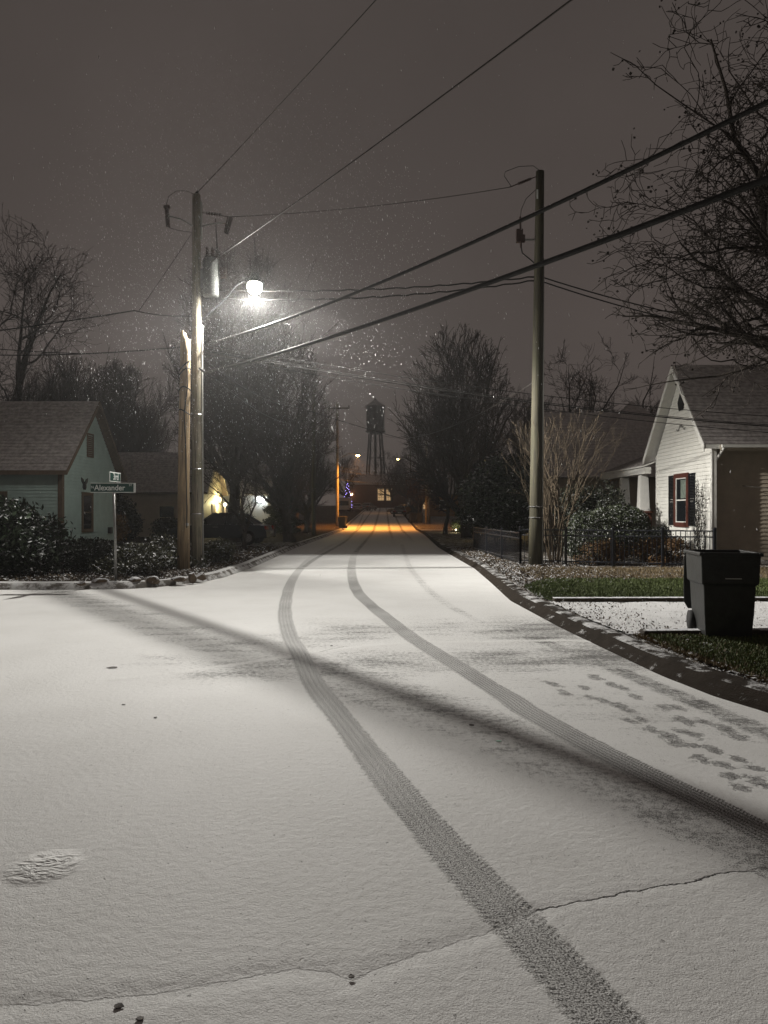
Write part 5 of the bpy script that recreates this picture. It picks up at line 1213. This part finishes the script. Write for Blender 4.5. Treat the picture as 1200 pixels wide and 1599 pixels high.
lab = ['behind the wide bare tree', 'farthest out past the teal house chimney', 'over the beige house roof', 'behind the white house ridge', 'out past the white house eave', 'behind the open bare tree', 'in the gap past the crossarm pole', 'over the brown house', 'behind the fairy light conifer', 'deep behind the white gable']
src = bpy.data.objects['bare_tree.002'] if 'bare_tree.002' in bpy.data.objects else None
for k, (x, y) in enumerate(ft_):
    c = copy_tree(src); c.location = (x, y, gzf(y)); s_ = (1.1, 1.2, 1.1, 1.0, 1.0, 1.1, 1.2, 1.1, 1.1, 1.2)[k]; c.scale = (s_, s_, s_); c.rotation_euler = (0, 0, k * 1.3)
    c['label'] = 'faint bare tree on the skyline ' + lab[k]
# rust leaved tree and conifers
t = Tree(31, (4.0, 82, gzf(82)), (4.7, 82, 5.0), (2.4, 2.2, 3.2), .16, 2.2, 10, (7, 5, 4), twig=.016).build('leafy_tree', 'small rust leaved tree glowing orange beyond the round tree', None, M['bark'], (4.0, 82, gzf(82)))
v, f = leaf_cloud(np.random.default_rng(8), 5200, (4.8, 82, 4.6), (2.5, 2.2, 2.9), .10, 22); mesh_obj('leaves', v, f, M['rust_leaf'], t)
def conifer(label, x, y, h_, r0, n, seed):
    t = thing('conifer_tree', label, 'tree', (x, y, gzf(y))); z0 = gzf(y)
    MB().tube([(x, y, z0), (x, y, z0 + h_)], [.16, .02], 8).build('trunk', M['bark'], t)
    r_ = np.random.default_rng(seed); tt = r_.uniform(.04, 1, n); lay = .78 + .22 * np.sin(tt * 38) ; rr = r0 * (1 - tt) ** .85 * lay * r_.uniform(.2, 1, n) ** .45; an = r_.uniform(0, 6.28, n)
    lob = 1 + .18 * np.sin(an * 3 + tt * 9) ; C = np.stack([x + rr * lob * np.cos(an), y + rr * lob * np.sin(an), z0 + tt * h_], 1); U, V = rand_frames(r_, n, .3)
    v, f = leaf_np(C, U * .045, V * .19); mesh_obj('crown', v, f, M['conifer'], t); return t
conifer('dark conifer hiding the kerb beyond the rust leaved tree', 4.9, 104, 7.0, 1.9, 5000, 4)
conifer('dark conifer beside the big round tree trunk', 6.6, 46, 6.5, 2.2, 9000, 6)
conifer('dark conifer in the yard past the thick trunked street tree', -6.9, 48, 4.6, 1.7, 7000, 9)

# ------------------------------------------------------------------ shrubs
def shrub(label, c, rad, n, size, mat, seed, lumps=16, stems=True, flat=0.0, lump_r=.45, name='shrub', fill=.35):
    z0 = gzf(c[1]) + .11
    t = thing(name, label, 'shrub', (c[0], c[1], z0)); r_ = np.random.default_rng(seed)
    v, f = leaf_cloud(r_, n, c, rad, size, lumps, fill, flat, z0 + .02, lump_r); mesh_obj('foliage', v, f, mat, t)
    if stems:
        mb = MB()
        for k in range(9):
            a = r_.uniform(0, 6.28); q = r_.uniform(.3, .8)
            mb.tube([(c[0] + .08 * math.cos(a), c[1] + .08 * math.sin(a), z0 - .02), (c[0] + rad[0] * .3 * q * math.cos(a), c[1] + rad[1] * .3 * q * math.sin(a), (z0 + c[2]) / 2), (c[0] + rad[0] * .7 * q * math.cos(a + .3), c[1] + rad[1] * .7 * q * math.sin(a + .3), c[2] + rad[2] * .35)], [.022, .016, .006], 5)
        mb.build('stems', M['bark'], t)
    return t
shrub('large glossy evergreen shrub with snowy leaves before the teal house', (-9.35, 16.7, .95), (1.65, 1.25, .98), 15000, .075, M['holly'], 1, 34)
shrub('dark low shrub under the teal house window', (-7.9, 18.8, .42), (1.2, .9, .46), 5500, .055, M['dark_leaf'], 2, 20)
shrub('thin leaved shrub between the street sign post and the teal wall', (-6.9, 17.7, .40), (.9, .8, .42), 4200, .045, M['dark_leaf'], 3, 18)
shrub('ground cover shrub with snowy leaves right behind the street sign post', (-5.9, 16.9, .42), (.95, .75, .46), 5200, .042, M['cover_leaf'], 4, 20)
shrub('ground cover shrub dusted with snow beside the short pale pole', (-5.6, 18.9, .45), (1.0, .8, .50), 5200, .042, M['cover_leaf'], 5, 20)
shrub('leggy dark shrub between the poles and the parked sedan', (-4.75, 20.6, .40), (.6, .6, .42), 3000, .045, M['cover_leaf'], 6, 14)
shrub('tall dark shrub beside the beige house wall', (-13.8, 38.0, 1.35), (1.25, 1.0, 1.5), 7000, .10, M['dark_leaf'], 7, 20)
shrub('brown leaved shrub by the corner of the teal house', (-12.6, 32.5, .8), (.9, .8, .75), 3000, .08, M['brown_leaf'], 8, 14)
shrub('dark shrub hiding the foot of the beige house', (-10.9, 36.5, .6), (1.6, .9, .65), 5000, .07, M['dark_leaf'], 9, 16)
shrub('spreading dark evergreen with snow flecked leaves over the corner of the fence', (4.9, 30.5, 2.15), (1.75, 1.5, 1.45), 15000, .095, M['holly'], 10, 34)
shrub('tall dark evergreen mass behind the snow flecked one', (5.6, 33.5, 2.2), (1.8, 1.4, 2.0), 9000, .11, M['dark_leaf'], 11, 26)
shrub('tall dark shrub between the tan stemmed shrub and the white porch', (7.3, 25.2, 1.35), (1.35, 1.0, 1.3), 9000, .07, M['dark_leaf'], 13, 26)
shrub('small dark rounded bush against the white wall below the window', (8.85, 22.9, .62), (.42, .42, .55), 3500, .034, M['dark_leaf'], 14, 14)
shrub('brown clipped hedge bush at the end of the iron fence', (7.75, 19.9, .52), (.85, .45, .46), 7500, .028, M['brown_leaf'], 15, 24, lump_r=.36)
shrub('low leggy brown shrub behind the iron fence below the clipped bush', (6.1, 19.9, .42), (.9, .45, .40), 4500, .028, M['brown_leaf'], 16, 18)
shrub('small yellow lit shrub glowing in a yard past the slim trunk', (5.35, 52, .6), (.55, .5, .55), 1500, .07, M['boxwood'], 17, 12)
gl = thing('garden_light', 'small yellow garden spotlight shining on a shrub past the slim trunk', 'garden light', (5.2, 51.2, .12))
MB().tube([(5.2, 51.2, .1), (5.2, 51.2, .25)], .02, 6).build('stake', M['black_metal'], gl); MB().lathe((5.2, 51.2, .25), [(.04, 0), (.06, .04), (.06, .1), (.01, .12)], 8).build('lens', M['lamp_warm'], gl)
lamp('lamp_light', gl, (5.2, 51.15, .45), 'POINT', 16, (1.0, .85, .40), .05)
def ball_leaves(rng, n, c, rad, size):
    p = rng.normal(size=(n, 3)); p /= np.linalg.norm(p, axis=1, keepdims=True); p[:, 2] = np.where(p[:, 2] < -.55, -p[:, 2], p[:, 2])
    q = np.sign(p) * np.abs(p) ** .82
    w = 1 + .05 * np.sin(5 * p[:, :1] + 3 * p[:, 1:2]) + .05 * np.sin(7 * p[:, 2:3] + 4 * p[:, :1])
    P = np.array(c) + q * np.array(rad) * w * rng.uniform(.80, 1.0, (n, 1))
    U, V = rand_frames(rng, n); s_ = size * rng.uniform(.6, 1.3, (n, 1)); return leaf_np(P, U * s_ * .45, V * s_)
cb_ = thing('shrub', 'clipped rounded evergreen bush behind the iron fence', 'shrub', (6.75, 21.3, .1))
v, f = ball_leaves(np.random.default_rng(12), 26000, (6.75, 21.3, .80), (1.28, 1.0, .95), .036); mesh_obj('foliage', v, f, M['boxwood'], cb_)
mb = MB()
for k in range(9):
    a = k * .7; mb.tube([(6.75 + .2 * math.cos(a), 21.3 + .2 * math.sin(a), .08), (6.75 + .6 * math.cos(a), 21.3 + .5 * math.sin(a), .6), (6.75 + .9 * math.cos(a), 21.3 + .7 * math.sin(a), 1.1)], [.03, .02, .01], 5)
mb.build('stems', M['bark'], cb_)
# climbing stems on the white wall
cs_ = MB(); r_ = random.Random(5); lv = []
for k in range(9):
    y = 22.0 + k * .1 + r_.uniform(-.05, .05); z = .1; p = [(WX - .05, y, z)]
    top_ = r_.uniform(1.2, 2.7)
    while z < top_:
        z += .16; y += r_.gauss(0, .045); p.append((WX - .05 - r_.uniform(0, .04), y, z))
        if r_.random() < .5: cs_.tube([p[-1], (WX - .07, y + r_.uniform(-.16, .16), z + .15)], .006, 4)
        lv += [(WX - .07 - r_.uniform(0, .06), y + r_.gauss(0, .09), z + r_.gauss(0, .08)) for _ in range(4)]
    cs_.tube(p, [.012 - .006 * i / len(p) for i in range(len(p))], 4)
vn = thing('climbing_vine', 'sparse twiggy climber on the white wall beside the black shutter', 'climbing plant', (WX - .05, 22.4, .1))
cs_.build('stems', M['bark'], vn); C = np.array(lv); rgn = np.random.default_rng(2); U, V = rand_frames(rgn, len(C)); v, f = leaf_np(C, U * .018, V * .035); mesh_obj('leaves', v, f, M['dark_leaf'], vn)
# tan multi stemmed shrub behind the dark pole
ms = thing('multi_stem_shrub', 'tall bare tan stemmed shrub fanning up behind the dark pole', 'shrub', (5.0, 20.75, .1))
ta = ([], [], [], []); r_ = random.Random(9); tips = []
def shoot(p, d, L, r, lev):
    n = max(3, int(L / .22))
    for i in range(n):
        d = (d + Vector((r_.gauss(0, .07), r_.gauss(0, .07), .05))).normalized(); q = p + d * (L / n)
        ra = r * (1 - .6 * i / n); rb = r * (1 - .6 * (i + 1) / n); ta[0].append(tuple(p)); ta[1].append(tuple(q)); ta[2].append(max(ra, .0035)); ta[3].append(max(rb, .0035))
        if lev < 4 and i > n * .3 and r_.random() < (.75, .62, .5, .45)[lev]:
            ax = d.cross(Vector((r_.gauss(0, 1), r_.gauss(0, 1), r_.gauss(0, .4))))
            shoot(q, Matrix.Rotation(r_.uniform(.25, .65), 3, ax.normalized()) @ d, min(L * r_.uniform(.35, .6), max(.3, (4.3 - q.z) * .8)), rb * .62, lev + 1)
        p = q
    tips.append(tuple(p))
for k in range(15):
    a = 6.28 * k / 15 + r_.uniform(-.2, .2); tl = r_.uniform(.10, .34)
    shoot(Vector((5.0 + .13 * math.cos(a), 20.75 + .1 * math.sin(a), .08)), Vector((math.cos(a) * tl, math.sin(a) * tl, 1)).normalized(), r_.uniform(1.9, 3.9), .022, 0)
v, f = tubes_np(*ta, 4); mesh_obj('stems', v, f, M['bark_tan'], ms)

# ------------------------------------------------------------------ stones, timbers and litter
def rock(label, px, py, wid, hgt, seed):
    x, y = gp(px, py, .13); bm = bmesh.new(); bmesh.ops.create_icosphere(bm, subdivisions=3, radius=1); r_ = random.Random(seed)
    ph = [(Vector((r_.gauss(0, 1), r_.gauss(0, 1), r_.gauss(0, 1))).normalized(), r_.uniform(.55, .95)) for _ in range(11)]
    for v_ in bm.verts:
        p = v_.co.copy()
        for nn, dd in ph:
            e_ = p.dot(nn) - dd
            if e_ > 0: p -= nn * e_
        v_.co = Vector((p.x * wid / 2, p.y * wid * .4, p.z * hgt * .75 + hgt * .22))
    me = bpy.data.meshes.new('rock'); bm.to_mesh(me); bm.free(); me.materials.append(M['rock'])
    o = bpy.data.objects.new('rock', me); COL.objects.link(o); o.location = (x, y, .115); o.rotation_euler = (0, 0, r_.uniform(-.4, .4))
    tag(o, label, 'rock', 'stones edging the corner bed')
rock('snow capped stone on the kerb edge on the house side of the sign post', 158, 909, .38, .11, 1)
rock('small snow capped stone just past the sign post', 211, 908, .28, .12, 2)
rock('flat topped brown stone in the middle of the row along the corner bed', 240, 907, .34, .13, 3)
rock('long low brown stone before the short pale pole', 279, 905, .36, .10, 4)
rock('tall reddish stone wedged at the foot of the short pale pole', 301, 903, .22, .20, 5)
rock('white snow covered stone at the foot of the tall corner pole', 314, 901, .30, .14, 6)
rock('tiny stone half hidden in leaf litter near the big evergreen shrub', 128, 911, .2, .07, 7)
tb = MB().box(2.78, 11.0, 11.58, 11.74,   .10, .195, .02, (2.78, 11.66, 0)); tag(tb.build('edging_timber', M['timber'], base=(6, 11.66, .1), bevel=.012), 'long snow topped timber between the lawn and the gravel drive', 'timber')
tb = MB().box(3.08, 11.0, 8.40, 8.55, .10, .195, .035, (3.08, 8.5, 0)); tag(tb.build('edging_timber', M['timber'], base=(6, 8.5, .1), bevel=.012), 'snow topped timber running behind the open bin', 'timber')
tb = MB().tube([at(1155, 1080, 6.25) * 1, at(1180, 1072, 6.15), at(1215, 1068, 6.0)], .008, 6)
tb.v = [(x, y, z) for x, y, z in tb.v]
tag(tb.build('twig', M['scrap'], base=(3.2, 6.1, .05)), 'thin pale twig lying over the bare kerb', 'twig')
def speck(name, label, cat, px, py, size, mat, seed, thick=.003):
    x, y = gp(px, py); r_ = random.Random(seed); n = 7
    poly = [(x + size * (.6 + .4 * r_.random()) * math.cos(6.28 * k / n), y + size * .7 * (.6 + .4 * r_.random()) * math.sin(6.28 * k / n), .001 + .004 * r_.random()) for k in range(n)]
    tag(MB().prism(poly, (0, 0, thick)).build(name, mat, base=(x, y, 0)), label, cat)
speck('fallen_leaf', 'lone dark leaf on smooth snow between the soft shadow streaks and camera', 'leaf', 176, 1043, .075, M['wet_leaf'], 1)
speck('fallen_leaf', 'dark leaf scrap beside the curved groove at the bottom edge', 'leaf', 185, 1573, .019, M['wet_leaf'], 2)
speck('fallen_leaf', 'smaller dark leaf scrap at the very bottom edge', 'leaf', 219, 1593, .016, M['wet_leaf'], 3)
speck('fallen_leaf', 'small dark bit on the raised groove near the wide tyre track', 'leaf', 549, 1527, .016, M['wet_leaf'], 4)
speck('fallen_leaf', 'dark bit lying on the seam where the shadow streaks cross', 'leaf', 518, 1009, .02, M['wet_leaf'], 5)
speck('fallen_leaf', 'tiny dark fleck on the snow below the lone leaf', 'leaf', 193, 1101, .018, M['wet_leaf'], 6)
speck('fallen_leaf', 'tiny dark fleck alone on the open snow', 'leaf', 243, 1121, .018, M['wet_leaf'], 7)
speck('fallen_leaf', 'dark leaf bit among the soft streaks beside the pale scrap', 'leaf', 737, 1133, .028, M['wet_leaf'], 8)
speck('plastic_scrap', 'pale green scrap of plastic lying on the soft shadow streak', 'scrap', 779, 1158, .026, M['scrap'], 9)

# ------------------------------------------------------------------ falling snow and the snowy air
r_ = np.random.default_rng(21)
n1, n2 = 21000, 1700
d = r_.normal(size=(n1, 3)); d /= np.linalg.norm(d, axis=1, keepdims=True)
P1 = np.array([LX, LY - 1.5, LZ - .3]) + d * (5.2 * r_.uniform(0.001, 1, (n1, 1)) ** .95) * np.array([1.0, .75, 1.0])
P2 = np.stack([r_.uniform(-9, 6, n2), r_.uniform(6, 34, n2), r_.uniform(.3, 13, n2)], 1)
P = np.concatenate([P1, P2]); rl = np.linalg.norm(P - np.array([LX, LY, LZ - .3]), axis=1); P = P[rl > .42]; rl = rl[rl > .42]; n = len(P)
V = r_.normal(size=(n, 3)) * .16 + np.array([-.22, 0, 1.0]); V /= np.linalg.norm(V, axis=1, keepdims=True)
U = np.cross(V, r_.normal(size=(n, 3))); U /= np.linalg.norm(U, axis=1, keepdims=True); W = np.cross(U, V)
s_ = np.clip(.00050 * (1 + rl[:, None] ** .95), .0006, .0024) * np.exp(r_.normal(0, .40, (n, 1))); lg = r_.uniform(3.0, 6.5, (n, 1))
vv = np.stack([P + U * s_, P + W * s_, P - U * s_, P - W * s_, P + V * s_ * lg, P - V * s_ * lg], 1).reshape(-1, 3)
q = np.arange(n)[:, None] * 6
tri = np.concatenate([q + np.array([[a, b, c_]]) for a, b, c_ in ((0, 1, 4), (1, 2, 4), (2, 3, 4), (3, 0, 4), (1, 0, 5), (2, 1, 5), (3, 2, 5), (0, 3, 5))])
kind(mesh_obj('falling_snow', vv, tri, M['flake']), 'stuff')

HAZE = True
if HAZE:
    m = bpy.data.materials.new('snowy_air'); m.use_nodes = True; nt = m.node_tree; nt.nodes.remove(nt.nodes['Principled BSDF'])
    pv = nt.nodes.new('ShaderNodeVolumePrincipled'); pv.inputs['Color'].default_value = (.92, .92, .92, 1); pv.inputs['Density'].default_value = 0.0008; pv.inputs['Anisotropy'].default_value = 0.72
    nt.links.new(pv.outputs[0], nt.nodes['Material Output'].inputs['Volume'])
    hz = MB().box(-90, 90, -15, 262, -1.2, 44).build('haze', m); kind(hz, 'stuff')
